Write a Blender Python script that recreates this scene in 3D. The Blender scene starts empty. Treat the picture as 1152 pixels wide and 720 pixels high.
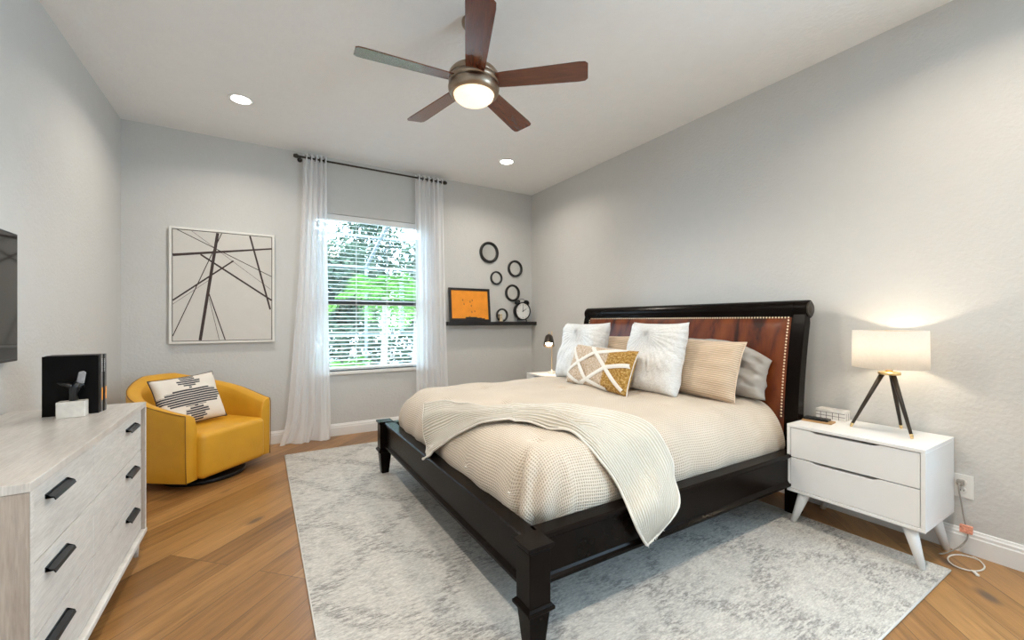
import bpy, bmesh, math, random
from mathutils import Vector, Matrix, noise
C = bpy.context.scene
PI = math.pi
random.seed(7)

# ------------------------------------------------------------------ camera, world, light
CAM_YAW, CAM_H, F_PX = 0.5423, 1.235, 468.9
cam_d = bpy.data.cameras.new('camera'); cam = bpy.data.objects.new('camera', cam_d)
C.collection.objects.link(cam); C.camera = cam
cam.location = (0, 0, CAM_H); cam.rotation_euler = (PI/2, 0, -CAM_YAW)
cam_d.sensor_width = 36; cam_d.lens = 36*F_PX/1152; cam_d.shift_y = 1.1/1152
cam_d.clip_start = 0.02; cam_d.clip_end = 200
C.view_settings.view_transform = 'Standard'; C.view_settings.look = 'None'
C.view_settings.gamma = 1; C.view_settings.use_curve_mapping = False
C.view_settings.exposure = 0.35

SKY_STRENGTH = 15.0
wd = bpy.data.worlds.new('world'); C.world = wd; wd.use_nodes = True
bg = wd.node_tree.nodes['Background']
bg.inputs['Color'].default_value = (0.56, 0.80, 1.0, 1); bg.inputs['Strength'].default_value = SKY_STRENGTH

C.cycles.use_denoising = True
C.cycles.max_bounces = 10; C.cycles.diffuse_bounces = 6; C.cycles.glossy_bounces = 4
C.cycles.transparent_max_bounces = 16; C.cycles.transmission_bounces = 6
C.cycles.sample_clamp_indirect = 6.0

XL, XR, YB, YN, H = -1.037, 3.228, 4.827, -2.2, 2.981     # room shell
WX0, WX1, WZ0, WZ1 = 0.46, 1.70, 0.69, 2.39               # window in the back wall
NX0, NX1, NZ0, NZ1 = -2.0, -0.50, 0.70, 2.50     # unseen window added for fill daylight, right wall behind the camera (along y)

def link(o): C.collection.objects.link(o); return o
def area(name, loc, rot, sx, sy, power, col=(1, 1, 1), portal=False, shape='RECTANGLE', spread=PI):
    l = bpy.data.lights.new(name, 'AREA'); l.shape = shape; l.size = sx; l.size_y = sy
    l.energy = power; l.color = col; l.spread = spread
    if portal: l.cycles.is_portal = True
    o = link(bpy.data.objects.new(name, l)); o.location = loc; o.rotation_euler = rot
    return o
area('window_portal', ((WX0+WX1)/2, YB+0.17, (WZ0+WZ1)/2), (-PI/2, 0, 0), WX1-WX0, WZ1-WZ0, 1, portal=True)
area('window_portal', (XR+0.12, (NX0+NX1)/2, (NZ0+NZ1)/2), (0, PI/2, 0), NZ1-NZ0, NX1-NX0, 1, portal=True)  # portal of the added window behind the camera

sun_d = bpy.data.lights.new('sun', 'SUN'); sun_d.energy = 5.0; sun_d.angle = 0.02; sun_d.color = (1.0, 0.97, 0.92)
sun = link(bpy.data.objects.new('sun', sun_d)); sun.rotation_euler = (math.radians(14), math.radians(-40), 0)
CANS = [(-0.135, 3.916), (2.308, 3.943), (-0.135, 0.45), (2.308, 0.45)]  # back pair visible, near pair added out of view
CAN_POWER = 10
FAN = (1.064, 2.197)
FAN_POWER = 14

# ------------------------------------------------------------------ materials
def nm(name):
    m = bpy.data.materials.new(name); m.use_nodes = True
    nt = m.node_tree; return m, nt, nt.nodes['Principled BSDF']
def N(nt, t, **kw):
    n = nt.nodes.new(t)
    for k, v in kw.items():
        if k in n.inputs: n.inputs[k].default_value = v
        else: setattr(n, k, v)
    return n
def ramp(nt, fac, stops):
    r = nt.nodes.new('ShaderNodeValToRGB'); e = r.color_ramp.elements
    while len(e) < len(stops): e.new(0.5)
    for i, (p, c) in enumerate(stops):
        e[i].position = p; e[i].color = (*c, 1) if len(c) == 3 else c
    nt.links.new(fac, r.inputs['Fac']); return r
def bump(nt, hgt, strength, dist=0.002, normal=None):
    b = nt.nodes.new('ShaderNodeBump'); b.inputs['Strength'].default_value = strength
    b.inputs['Distance'].default_value = dist; nt.links.new(hgt, b.inputs['Height'])
    if normal: nt.links.new(normal, b.inputs['Normal'])
    return b
def coords(nt, kind='Object', scale=(1, 1, 1), rot=(0, 0, 0), loc=(0, 0, 0)):
    t = nt.nodes.new('ShaderNodeTexCoord'); m = nt.nodes.new('ShaderNodeMapping')
    m.inputs['Scale'].default_value = scale; m.inputs['Rotation'].default_value = rot; m.inputs['Location'].default_value = loc
    nt.links.new(t.outputs[kind], m.inputs['Vector']); return m.outputs[0]
def mix(nt, fac, a, b, blend='MIX'):
    m = nt.nodes.new('ShaderNodeMix'); m.data_type = 'RGBA'; m.blend_type = blend
    for sock, v in ((m.inputs[0], fac), (m.inputs[6], a), (m.inputs[7], b)):
        if hasattr(v, 'links'): nt.links.new(v, sock)
        elif isinstance(v, (tuple, list)): sock.default_value = (*v, 1) if len(v) == 3 else v
        else: sock.default_value = v
    return m.outputs[2]
def plain(name, col, rough=0.5, metal=0.0, noise_amt=0.06, scale=12, bmp=0.0, bscale=200, bdist=0.001, spec=None, coat=0):
    m, nt, p = nm(name)
    v = coords(nt)
    n = N(nt, 'ShaderNodeTexNoise', Scale=scale, Detail=4.0); nt.links.new(v, n.inputs['Vector'])
    a = tuple(c*(1-noise_amt) for c in col); b = tuple(min(1, c*(1+noise_amt)) for c in col)
    r = ramp(nt, n.outputs['Fac'], [(0.3, a), (0.7, b)])
    nt.links.new(r.outputs[0], p.inputs['Base Color'])
    p.inputs['Roughness'].default_value = rough; p.inputs['Metallic'].default_value = metal
    if spec is not None: p.inputs['Specular IOR Level'].default_value = spec
    if coat: p.inputs['Coat Weight'].default_value = coat; p.inputs['Coat Roughness'].default_value = 0.12
    if bmp:
        n2 = N(nt, 'ShaderNodeTexNoise', Scale=bscale, Detail=3.0); nt.links.new(v, n2.inputs['Vector'])
        nt.links.new(bump(nt, n2.outputs['Fac'], bmp, bdist).outputs[0], p.inputs['Normal'])
    return m
def emit(name, col, strength):
    m, nt, p = nm(name)
    p.inputs['Base Color'].default_value = (0.9, 0.88, 0.84, 1)
    p.inputs['Emission Color'].default_value = (*col, 1); p.inputs['Emission Strength'].default_value = strength
    return m

M = {}
M['wall'] = plain('wall_paint', (0.60, 0.597, 0.58), 0.75, noise_amt=0.01, bmp=0.55, bscale=48, bdist=0.005)
M['ceiling'] = plain('ceiling_paint', (0.87, 0.875, 0.87), 0.85, noise_amt=0.01, bmp=0.5, bscale=38, bdist=0.006)
M['trim'] = plain('trim_paint', (0.80, 0.80, 0.79), 0.4, noise_amt=0.01)
M['white_gloss'] = plain('white_lacquer', (0.86, 0.86, 0.855), 0.28, noise_amt=0.01)
M['white_plastic'] = plain('white_plastic', (0.78, 0.77, 0.74), 0.4, noise_amt=0.01)
M['black_paint'] = plain('black_paint', (0.012, 0.011, 0.011), 0.4, noise_amt=0.1)
M['black_metal'] = plain('black_metal', (0.02, 0.021, 0.023), 0.35, metal=0.6, noise_amt=0.1)
M['bronze'] = plain('dark_bronze', (0.06, 0.05, 0.042), 0.35, metal=0.8)
M['brass'] = plain('brass', (0.85, 0.62, 0.30), 0.28, metal=1.0, noise_amt=0.05)
M['nail'] = plain('pale_brass_nail', (0.88, 0.74, 0.52), 0.42, metal=0.7, noise_amt=0.02)
M['nickel'] = plain('brushed_bronze_nickel', (0.34, 0.265, 0.20), 0.32, metal=1.0, noise_amt=0.06, scale=30)
M['glass_black'] = plain('screen_glass', (0.012, 0.012, 0.012), 0.06, noise_amt=0.0)
M['mirror'] = plain('mirror_glass', (0.86, 0.88, 0.88), 0.03, metal=1.0, noise_amt=0.0)
M['cord_grey'] = plain('grey_cord', (0.30, 0.28, 0.25), 0.5)
M['cord_white'] = plain('white_cord', (0.75, 0.72, 0.66), 0.5)
M['tag'] = plain('pink_orange_tag', (0.85, 0.35, 0.24), 0.6, noise_amt=0.3, scale=120)
M['canvas'] = plain('painted_canvas', (0.62, 0.60, 0.565), 0.8, noise_amt=0.015, bmp=0.2, bscale=400)
M['ink'] = plain('dark_brown_ink', (0.045, 0.028, 0.026), 0.7, noise_amt=0.2, scale=30)
M['frame_white'] = plain('off_white_frame', (0.76, 0.75, 0.71), 0.5, noise_amt=0.01)
M['orange'] = plain('orange_print', (0.86, 0.30, 0.018), 0.6, noise_amt=0.08, scale=10)
M['orange_dark'] = plain('rust_print', (0.30, 0.10, 0.02), 0.6)
M['stone'] = plain('travertine', (0.66, 0.62, 0.56), 0.6, noise_amt=0.12, scale=25, bmp=0.3, bscale=60, bdist=0.002)
M['grey_stone'] = plain('pale_grey_stone', (0.30, 0.29, 0.30), 0.45, noise_amt=0.2, scale=60)
M['tan_wood'] = plain('tan_wood', (0.42, 0.25, 0.11), 0.5, noise_amt=0.15)
M['gold_figure'] = plain('pale_gold', (0.62, 0.50, 0.34), 0.4, metal=0.3)
M['clock_face'] = plain('clock_face', (0.78, 0.78, 0.76), 0.5, noise_amt=0.01)
M['cover_black'] = plain('black_book_cover', (0.006, 0.0055, 0.0055), 0.35, noise_amt=0.2, scale=6, spec=0.06)
M['grey_cover'] = plain('grey_book_cover', (0.16, 0.14, 0.13), 0.45, noise_amt=0.3, scale=40)
M['black_sculpture'] = plain('blackened_metal', (0.006, 0.006, 0.007), 0.3, noise_amt=0.2)
M['paper'] = plain('paper', (0.7, 0.68, 0.62), 0.8, noise_amt=0.05)
M['leather'] = plain('mustard_leather', (0.68, 0.345, 0.022), 0.42, noise_amt=0.06, scale=6, bmp=0.12, bscale=260)
M['piping'] = plain('dark_piping', (0.26, 0.12, 0.012), 0.5)
M['wood_white_end'] = None
M['blind'] = plain('white_blind_slat', (0.82, 0.83, 0.83), 0.5, noise_amt=0.01)
M['window_frame'] = plain('dark_window_frame', (0.05, 0.055, 0.06), 0.5)
M['concrete'] = plain('pool_deck', (0.36, 0.36, 0.35), 0.8)
M['cage'] = plain('cage_metal', (0.10, 0.11, 0.12), 0.5)
M['trunk'] = plain('palm_trunk', (0.22, 0.19, 0.15), 0.8, noise_amt=0.3)
M['wallpatch'] = M['wall']

def glass_mat():
    m, nt, p = nm('window_glass'); nt.nodes.remove(p)
    out = nt.nodes['Material Output']; tr = N(nt, 'ShaderNodeBsdfTransparent'); gl = N(nt, 'ShaderNodeBsdfGlossy', Roughness=0.0)
    fr = N(nt, 'ShaderNodeFresnel', IOR=1.35); mx = N(nt, 'ShaderNodeMixShader')
    tr.inputs[0].default_value = (0.97, 0.98, 0.98, 1)
    nt.links.new(fr.outputs[0], mx.inputs[0]); nt.links.new(tr.outputs[0], mx.inputs[1]); nt.links.new(gl.outputs[0], mx.inputs[2])
    nt.links.new(mx.outputs[0], out.inputs[0]); return m
M['glass'] = glass_mat()
def sheer_mat():
    m, nt, p = nm('sheer_voile'); nt.nodes.remove(p)
    out = nt.nodes['Material Output']
    d = N(nt, 'ShaderNodeBsdfDiffuse'); t = N(nt, 'ShaderNodeBsdfTranslucent'); tr = N(nt, 'ShaderNodeBsdfTransparent')
    v = coords(nt, scale=(1, 1, 1)); n = N(nt, 'ShaderNodeTexNoise', Scale=160.0, Detail=2.0); nt.links.new(v, n.inputs['Vector'])
    r = ramp(nt, n.outputs['Fac'], [(0.3, (0.93, 0.93, 0.94)), (0.7, (0.97, 0.97, 0.98))])
    nt.links.new(r.outputs[0], d.inputs[0]); nt.links.new(r.outputs[0], t.inputs[0])
    m1 = N(nt, 'ShaderNodeMixShader'); m1.inputs[0].default_value = 0.38
    nt.links.new(d.outputs[0], m1.inputs[1]); nt.links.new(t.outputs[0], m1.inputs[2])
    m2 = N(nt, 'ShaderNodeMixShader'); m2.inputs[0].default_value = 0.86
    nt.links.new(tr.outputs[0], m2.inputs[1]); nt.links.new(m1.outputs[0], m2.inputs[2])
    nt.links.new(m2.outputs[0], out.inputs[0]); return m
M['sheer'] = sheer_mat()
def shade_mat():
    m, nt, p = nm('lampshade_fabric'); nt.nodes.remove(p)
    out = nt.nodes['Material Output']
    d = N(nt, 'ShaderNodeBsdfDiffuse'); t = N(nt, 'ShaderNodeBsdfTranslucent')
    v = coords(nt, scale=(1, 1, 1)); n = N(nt, 'ShaderNodeTexNoise', Scale=90.0, Detail=2.0); nt.links.new(v, n.inputs['Vector'])
    r = ramp(nt, n.outputs['Fac'], [(0.3, (0.88, 0.86, 0.83)), (0.7, (0.92, 0.90, 0.87))])
    nt.links.new(r.outputs[0], d.inputs[0]); nt.links.new(r.outputs[0], t.inputs[0])
    m1 = N(nt, 'ShaderNodeMixShader'); m1.inputs[0].default_value = 0.68
    nt.links.new(d.outputs[0], m1.inputs[1]); nt.links.new(t.outputs[0], m1.inputs[2])
    nt.links.new(m1.outputs[0], out.inputs[0]); return m
M['shade'] = shade_mat()
M['fan_glass'] = emit('frosted_fan_glass', (1.0, 0.72, 0.44), 0.95)
M['can_lens'] = emit('downlight_lens', (1.0, 0.93, 0.84), 14)
M['bulb'] = emit('bulb', (1.0, 0.78, 0.5), 12)

def floor_mat():
    m, nt, p = nm('oak_floor')
    v = coords(nt, rot=(0, 0, -PI/4))
    def brick(c1, c2, mort, bias=0.0):
        b = N(nt, 'ShaderNodeTexBrick', Scale=1.0, Color1=(*c1, 1), Color2=(*c2, 1), Mortar=(*mort, 1))
        b.inputs['Brick Width'].default_value = 1.7; b.inputs['Row Height'].default_value = 0.19
        b.inputs['Mortar Size'].default_value = 0.0018; b.inputs['Mortar Smooth'].default_value = 0.2; b.inputs['Bias'].default_value = bias
        b.offset = 0.37; b.offset_frequency = 3; nt.links.new(v, b.inputs['Vector']); return b
    b = brick((0, 0, 0), (1, 1, 1), (0.5, 0.5, 0.5))
    base = ramp(nt, b.outputs['Color'], [(0.0, (0.21, 0.098, 0.030)), (0.5, (0.31, 0.152, 0.048)), (1.0, (0.42, 0.222, 0.078))])
    # grain stretched along each board, shifted per board
    comb = nt.nodes.new('ShaderNodeVectorMath'); comb.operation = 'MULTIPLY_ADD'
    nt.links.new(b.outputs['Color'], comb.inputs[0]); comb.inputs[1].default_value = (7, 3, 5); nt.links.new(v, comb.inputs[2])
    mp = N(nt, 'ShaderNodeMapping'); mp.inputs['Scale'].default_value = (1.3, 16, 1); nt.links.new(comb.outputs[0], mp.inputs[0])
    g = N(nt, 'ShaderNodeTexNoise', Scale=1.6, Detail=8.0, Roughness=0.62, Distortion=0.6); nt.links.new(mp.outputs[0], g.inputs['Vector'])
    gr = ramp(nt, g.outputs['Fac'], [(0.28, (0.55, 0.53, 0.50)), (0.48, (1, 1, 1)), (0.75, (1.35, 1.33, 1.28))])
    c = mix(nt, 0.9, base.outputs[0], gr.outputs[0], 'MULTIPLY')
    mp2 = N(nt, 'ShaderNodeMapping'); mp2.inputs['Scale'].default_value = (5, 90, 1); nt.links.new(comb.outputs[0], mp2.inputs[0])
    g2 = N(nt, 'ShaderNodeTexNoise', Scale=2.0, Detail=4.0); nt.links.new(mp2.outputs[0], g2.inputs['Vector'])
    gr2 = ramp(nt, g2.outputs['Fac'], [(0.35, (0.85, 0.85, 0.85)), (0.6, (1.05, 1.05, 1.05))])
    c = mix(nt, 0.7, c, gr2.outputs[0], 'MULTIPLY')
    # knots
    mp3 = N(nt, 'ShaderNodeMapping'); mp3.inputs['Scale'].default_value = (1.0, 2.3, 1); nt.links.new(v, mp3.inputs[0])
    vo = N(nt, 'ShaderNodeTexVoronoi', Scale=1.25); nt.links.new(mp3.outputs[0], vo.inputs['Vector'])
    kn = ramp(nt, vo.outputs['Distance'], [(0.0, (1, 1, 1)), (0.045, (0.8, 0.8, 0.8)), (0.10, (0, 0, 0))])
    c = mix(nt, kn.outputs[0], c, (0.10, 0.065, 0.045))
    c = mix(nt, b.outputs['Fac'], c, (0.12, 0.065, 0.03))
    nt.links.new(c, p.inputs['Base Color'])
    p.inputs['Roughness'].default_value = 0.33
    nt.links.new(bump(nt, g2.outputs['Fac'], 0.12, 0.001).outputs[0], p.inputs['Normal'])
    return m
M['floor'] = floor_mat()

def rug_mat():
    m, nt, p = nm('distressed_rug')
    v = coords(nt)
    n1 = N(nt, 'ShaderNodeTexNoise', Scale=6.5, Detail=9.0, Roughness=0.78, Distortion=1.0); nt.links.new(v, n1.inputs['Vector'])
    n2 = N(nt, 'ShaderNodeTexNoise', Scale=34.0, Detail=7.0, Roughness=0.85); nt.links.new(coords(nt, scale=(0.6, 1.9, 1)), n2.inputs['Vector'])
    n3 = N(nt, 'ShaderNodeTexNoise', Scale=140.0, Detail=3.0); nt.links.new(coords(nt, scale=(0.45, 1.7, 1)), n3.inputs['Vector'])
    # worn lattice of diamonds: sum of |sin| waves along two diagonals
    def wave(rot, sc):
        w = N(nt, 'ShaderNodeTexWave', Scale=sc, Distortion=2.4, Detail=2.0); w.inputs['Detail Scale'].default_value = 2.2
        nt.links.new(coords(nt, rot=(0, 0, rot)), w.inputs['Vector']); return w
    w1, w2 = wave(0.72, 0.62), wave(-0.72, 0.62)
    e1 = ramp(nt, w1.outputs['Fac'], [(0.86, (0, 0, 0)), (0.97, (1, 1, 1))]); e2 = ramp(nt, w2.outputs['Fac'], [(0.86, (0, 0, 0)), (0.97, (1, 1, 1))])
    lat = mix(nt, 1.0, e1.outputs[0], e2.outputs[0], 'LIGHTEN')
    blot = ramp(nt, n1.outputs['Fac'], [(0.40, (0.12, 0.12, 0.12)), (0.62, (0.8, 0.8, 0.8))])
    fleck = ramp(nt, n2.outputs['Fac'], [(0.45, (0.0, 0.0, 0.0)), (0.57, (1, 1, 1))])
    a = mix(nt, 0.6, blot.outputs[0], lat, 'ADD')
    msk = mix(nt, 1.0, a, fleck.outputs[0], 'MULTIPLY')
    col = mix(nt, n1.outputs['Fac'], (0.66, 0.635, 0.59), (0.60, 0.58, 0.535))
    c = mix(nt, msk, col, (0.30, 0.285, 0.27))
    f3 = ramp(nt, n3.outputs['Fac'], [(0.3, (0.66, 0.66, 0.66)), (0.7, (1.12, 1.12, 1.12))])
    c = mix(nt, 0.8, c, f3.outputs[0], 'MULTIPLY')
    nt.links.new(c, p.inputs['Base Color']); p.inputs['Roughness'].default_value = 0.95
    p.inputs['Specular IOR Level'].default_value = 0.1
    nt.links.new(bump(nt, n3.outputs['Fac'], 0.7, 0.004).outputs[0], p.inputs['Normal'])
    return m
M['rug'] = rug_mat()

def waffle_mat(name, col, cell, strength=0.8, dark=0.72, dist=0.004, rib=False):
    m, nt, p = nm(name)
    t = nt.nodes.new('ShaderNodeTexCoord'); sep = nt.nodes.new('ShaderNodeSeparateXYZ'); nt.links.new(t.outputs['UV'], sep.inputs[0])
    def sn(out):
        mu = N(nt, 'ShaderNodeMath', operation='MULTIPLY'); nt.links.new(out, mu.inputs[0]); mu.inputs[1].default_value = PI/cell
        s = N(nt, 'ShaderNodeMath', operation='SINE'); nt.links.new(mu.outputs[0], s.inputs[0])
        a = N(nt, 'ShaderNodeMath', operation='ABSOLUTE'); nt.links.new(s.outputs[0], a.inputs[0]); return a.outputs[0]
    a, b = sn(sep.outputs[0]), sn(sep.outputs[1])
    if rib == 'v': a = b
    mm = N(nt, 'ShaderNodeMath', operation='MULTIPLY'); nt.links.new(a, mm.inputs[0])
    if rib: mm.inputs[1].default_value = 1.0
    else: nt.links.new(b, mm.inputs[1])
    inv = N(nt, 'ShaderNodeMath', operation='SUBTRACT'); inv.inputs[0].default_value = 1.0; nt.links.new(mm.outputs[0], inv.inputs[1])
    c = ramp(nt, mm.outputs[0], [(0.0, col), (0.35, col), (1.0, tuple(x*dark**k for x, k in zip(col, (1, 1.15, 1.5))))])
    n = N(nt, 'ShaderNodeTexNoise', Scale=3.0, Detail=5.0); nt.links.new(coords(nt), n.inputs['Vector'])
    v = ramp(nt, n.outputs['Fac'], [(0.3, (0.93, 0.93, 0.93)), (0.7, (1.05, 1.05, 1.05))])
    nt.links.new(mix(nt, 1.0, c.outputs[0], v.outputs[0], 'MULTIPLY'), p.inputs['Base Color'])
    p.inputs['Roughness'].default_value = 0.92; p.inputs['Specular IOR Level'].default_value = 0.15
    p.inputs['Sheen Weight'].default_value = 0.15
    nt.links.new(bump(nt, inv.outputs[0], strength, dist).outputs[0], p.inputs['Normal'])
    return m
M['duvet'] = waffle_mat('waffle_cotton', (0.73, 0.635, 0.53), 0.0125, 0.9, 0.62, 0.003)  # cell hollows tinted darker: bump shading put into the colour
M['throw'] = waffle_mat('ribbed_knit', (0.78, 0.735, 0.66), 0.013, 0.9, 0.72, 0.005, rib=True)
M['stripe_pillow'] = waffle_mat('beige_ribbed_cotton', (0.76, 0.61, 0.47), 0.014, 0.6, 0.72, rib='v')
M['grey_linen'] = plain('grey_linen', (0.40, 0.375, 0.345), 0.9, noise_amt=0.05, bmp=0.2, bscale=500)

def tuft_mat():
    m, nt, p = nm('white_tufted_cotton')
    t = nt.nodes.new('ShaderNodeTexCoord')
    mp = N(nt, 'ShaderNodeMapping'); mp.inputs['Location'].default_value = (0.02, -0.16, 0); nt.links.new(t.outputs['UV'], mp.inputs[0])
    gr = N(nt, 'ShaderNodeTexGradient', gradient_type='RADIAL'); nt.links.new(mp.outputs[0], gr.inputs[0])
    mu = N(nt, 'ShaderNodeMath', operation='MULTIPLY'); mu.inputs[1].default_value = 2*PI*34; nt.links.new(gr.outputs['Fac'], mu.inputs[0])
    s = N(nt, 'ShaderNodeMath', operation='SINE'); nt.links.new(mu.outputs[0], s.inputs[0])
    n = N(nt, 'ShaderNodeTexNoise', Scale=45.0, Detail=4.0, Distortion=1.5); nt.links.new(t.outputs['UV'], n.inputs['Vector'])
    ad = N(nt, 'ShaderNodeMath', operation='MULTIPLY_ADD'); nt.links.new(s.outputs[0], ad.inputs[0]); ad.inputs[1].default_value = 0.2; nt.links.new(n.outputs['Fac'], ad.inputs[2])
    c = ramp(nt, n.outputs['Fac'], [(0.3, (0.70, 0.70, 0.69)), (0.6, (0.80, 0.80, 0.79))])
    nt.links.new(c.outputs[0], p.inputs['Base Color']); p.inputs['Roughness'].default_value = 0.95
    nt.links.new(bump(nt, ad.outputs[0], 0.9, 0.008).outputs[0], p.inputs['Normal']); return m
M['tufted'] = tuft_mat()

def wood_mat(name, c0, c1, scale=(1, 14, 14), rough=0.5, kind='Object', fine=60, coat=0, rot=(0, 0, 0)):
    m, nt, p = nm(name)
    v = coords(nt, kind, scale, rot)
    n = N(nt, 'ShaderNodeTexNoise', Scale=3.0, Detail=8.0, Roughness=0.65, Distortion=0.5); nt.links.new(v, n.inputs['Vector'])
    n2 = N(nt, 'ShaderNodeTexNoise', Scale=float(fine)/4, Detail=3.0); nt.links.new(v, n2.inputs['Vector'])
    r = ramp(nt, n.outputs['Fac'], [(0.3, c0), (0.7, c1)])
    r2 = ramp(nt, n2.outputs['Fac'], [(0.35, (0.86, 0.86, 0.86)), (0.65, (1.06, 1.06, 1.06))])
    nt.links.new(mix(nt, 0.8, r.outputs[0], r2.outputs[0], 'MULTIPLY'), p.inputs['Base Color'])
    p.inputs['Roughness'].default_value = rough
    if coat: p.inputs['Coat Weight'].default_value = coat; p.inputs['Coat Roughness'].default_value = 0.15
    nt.links.new(bump(nt, n2.outputs['Fac'], 0.15, 0.001).outputs[0], p.inputs['Normal'])
    return m
M['dresser_top'] = wood_mat('whitewashed_top', (0.50, 0.46, 0.42), (0.66, 0.62, 0.575), (14, 1.2, 1), 0.3)
M['dresser_front'] = wood_mat('whitewashed_front', (0.60, 0.565, 0.52), (0.73, 0.695, 0.65), (1, 1.2, 12), 0.45)
M['dresser_side'] = wood_mat('greige_oak_side', (0.33, 0.27, 0.22), (0.46, 0.39, 0.33), (14, 14, 1.2), 0.55)
M['blade'] = wood_mat('cherry_blade', (0.075, 0.018, 0.008), (0.17, 0.042, 0.014), (1.5, 16, 16), 0.25, coat=0.5)
M['espresso'] = wood_mat('espresso_wood', (0.0035, 0.0026, 0.0022), (0.009, 0.0055, 0.004), (1, 1, 1), 0.25)
M['espresso'].node_tree.nodes['Principled BSDF'].inputs['Specular IOR Level'].default_value = 0.07
M['marble'] = plain('white_marble', (0.76, 0.74, 0.71), 0.3, noise_amt=0.05, scale=20)
def headboard_leather():
    m, nt, p = nm('cognac_leather')
    v = coords(nt, scale=(1, 2.4, 0.7), rot=(0.7, 0, 0))
    n = N(nt, 'ShaderNodeTexNoise', Scale=3.2, Detail=6.0, Roughness=0.6, Distortion=0.9); nt.links.new(v, n.inputs['Vector'])
    w = N(nt, 'ShaderNodeTexWave', Scale=1.5, Distortion=6.0, Detail=3.0, bands_direction='Z'); w.inputs['Detail Scale'].default_value = 1.2; nt.links.new(v, w.inputs['Vector'])
    a = mix(nt, 0.86, w.outputs['Fac'], n.outputs['Fac'])
    r = ramp(nt, a, [(0.34, (0.030, 0.006, 0.0025)), (0.47, (0.12, 0.024, 0.005)), (0.72, (0.21, 0.050, 0.009))])
    nt.links.new(r.outputs[0], p.inputs['Base Color']); p.inputs['Roughness'].default_value = 0.36; p.inputs['Specular IOR Level'].default_value = 0.3
    n3 = N(nt, 'ShaderNodeTexNoise', Scale=300.0, Detail=2.0); nt.links.new(coords(nt), n3.inputs['Vector'])
    b1 = bump(nt, n3.outputs['Fac'], 0.1, 0.001)
    nt.links.new(b1.outputs[0], p.inputs['Normal']); return m
M['cognac'] = headboard_leather()
def lumbar_mat():
    m, nt, p = nm('boucle_tan')
    t = nt.nodes.new('ShaderNodeTexCoord'); sep = nt.nodes.new('ShaderNodeSeparateXYZ'); nt.links.new(t.outputs['UV'], sep.inputs[0])
    n = N(nt, 'ShaderNodeTexNoise', Scale=70.0, Detail=5.0, Roughness=0.8); nt.links.new(t.outputs['UV'], n.inputs['Vector'])
    light = ramp(nt, n.outputs['Fac'], [(0.36, (0.33, 0.21, 0.12)), (0.50, (0.58, 0.45, 0.33)), (0.66, (0.80, 0.71, 0.60))])
    gold = ramp(nt, n.outputs['Fac'], [(0.36, (0.16, 0.075, 0.01)), (0.52, (0.46, 0.25, 0.05)), (0.66, (0.74, 0.55, 0.27))])
    st = ramp(nt, sep.outputs[0], [(0.60, (0, 0, 0)), (0.64, (1, 1, 1))])
    mp = N(nt, 'ShaderNodeMath', operation='ADD'); nt.links.new(sep.outputs[0], mp.inputs[0]); mp.inputs[1].default_value = 0.5
    st = ramp(nt, mp.outputs[0], [(0.615, (0, 0, 0)), (0.63, (1, 1, 1))])
    nt.links.new(mix(nt, st.outputs[0], light.outputs[0], gold.outputs[0]), p.inputs['Base Color'])
    p.inputs['Roughness'].default_value = 0.95
    nt.links.new(bump(nt, n.outputs['Fac'], 0.8, 0.006).outputs[0], p.inputs['Normal']); return m
M['lumbar'] = lumbar_mat()
M['lumbar_band'] = plain('white_woven_band', (0.80, 0.76, 0.70), 0.9, noise_amt=0.05, scale=80, bmp=0.4, bscale=300)
def kilim_mat():
    # woven block pattern on the cream cushion: stepped diamonds of thin dark lines
    m, nt, p = nm('kilim_cotton')
    t = nt.nodes.new('ShaderNodeTexCoord'); sep = nt.nodes.new('ShaderNodeSeparateXYZ'); nt.links.new(t.outputs['UV'], sep.inputs[0])
    def mt(op, a, b=None, c=None):
        n = N(nt, 'ShaderNodeMath', operation=op)
        for i, x in enumerate((a, b, c)):
            if x is None: continue
            if hasattr(x, 'links'): nt.links.new(x, n.inputs[i])
            else: n.inputs[i].default_value = x
        return n.outputs[0]
    u, v = sep.outputs[0], sep.outputs[1]
    lines = mt('GREATER_THAN', mt('SINE', mt('MULTIPLY', v, 2*PI/0.019)), -0.62)
    vs = mt('MULTIPLY', mt('FLOOR', mt('DIVIDE', v, 0.019)), 0.019)          # stepped rows
    def blob(cv, halfh, halfw, cu=0.0, base=0.0):
        # |v-cv|/halfh + |u-cu|/halfw < 1 : stepped diamond
        dv = mt('DIVIDE', mt('ABSOLUTE', mt('SUBTRACT', vs, cv)), halfh)
        du = mt('DIVIDE', mt('ABSOLUTE', mt('SUBTRACT', u, cu)), halfw)
        return mt('LESS_THAN', mt('ADD', dv, du), 1.0)
    b = blob(0.0, 0.10, 0.30)
    band = mt('MULTIPLY', mt('LESS_THAN', mt('ABSOLUTE', v), 0.058), mt('LESS_THAN', mt('ABSOLUTE', u), 0.175))
    b = mt('MAXIMUM', mt('MULTIPLY', b, mt('LESS_THAN', mt('ABSOLUTE', v), 0.07)), band)
    for cv, hh, hw in ((0.125, 0.055, 0.10), (0.175, 0.03, 0.06), (-0.125, 0.055, 0.10), (-0.175, 0.03, 0.07)):
        b = mt('MAXIMUM', b, blob(cv, hh, hw))
    fac = mt('MULTIPLY', b, lines)
    nt.links.new(mix(nt, fac, (0.76, 0.70, 0.62), (0.055, 0.055, 0.065)), p.inputs['Base Color'])
    p.inputs['Roughness'].default_value = 0.95
    n = N(nt, 'ShaderNodeTexNoise', Scale=300.0, Detail=2.0); nt.links.new(t.outputs['UV'], n.inputs['Vector'])
    nt.links.new(bump(nt, n.outputs['Fac'], 0.4, 0.002).outputs[0], p.inputs['Normal']); return m
M['kilim'] = kilim_mat()
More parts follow.
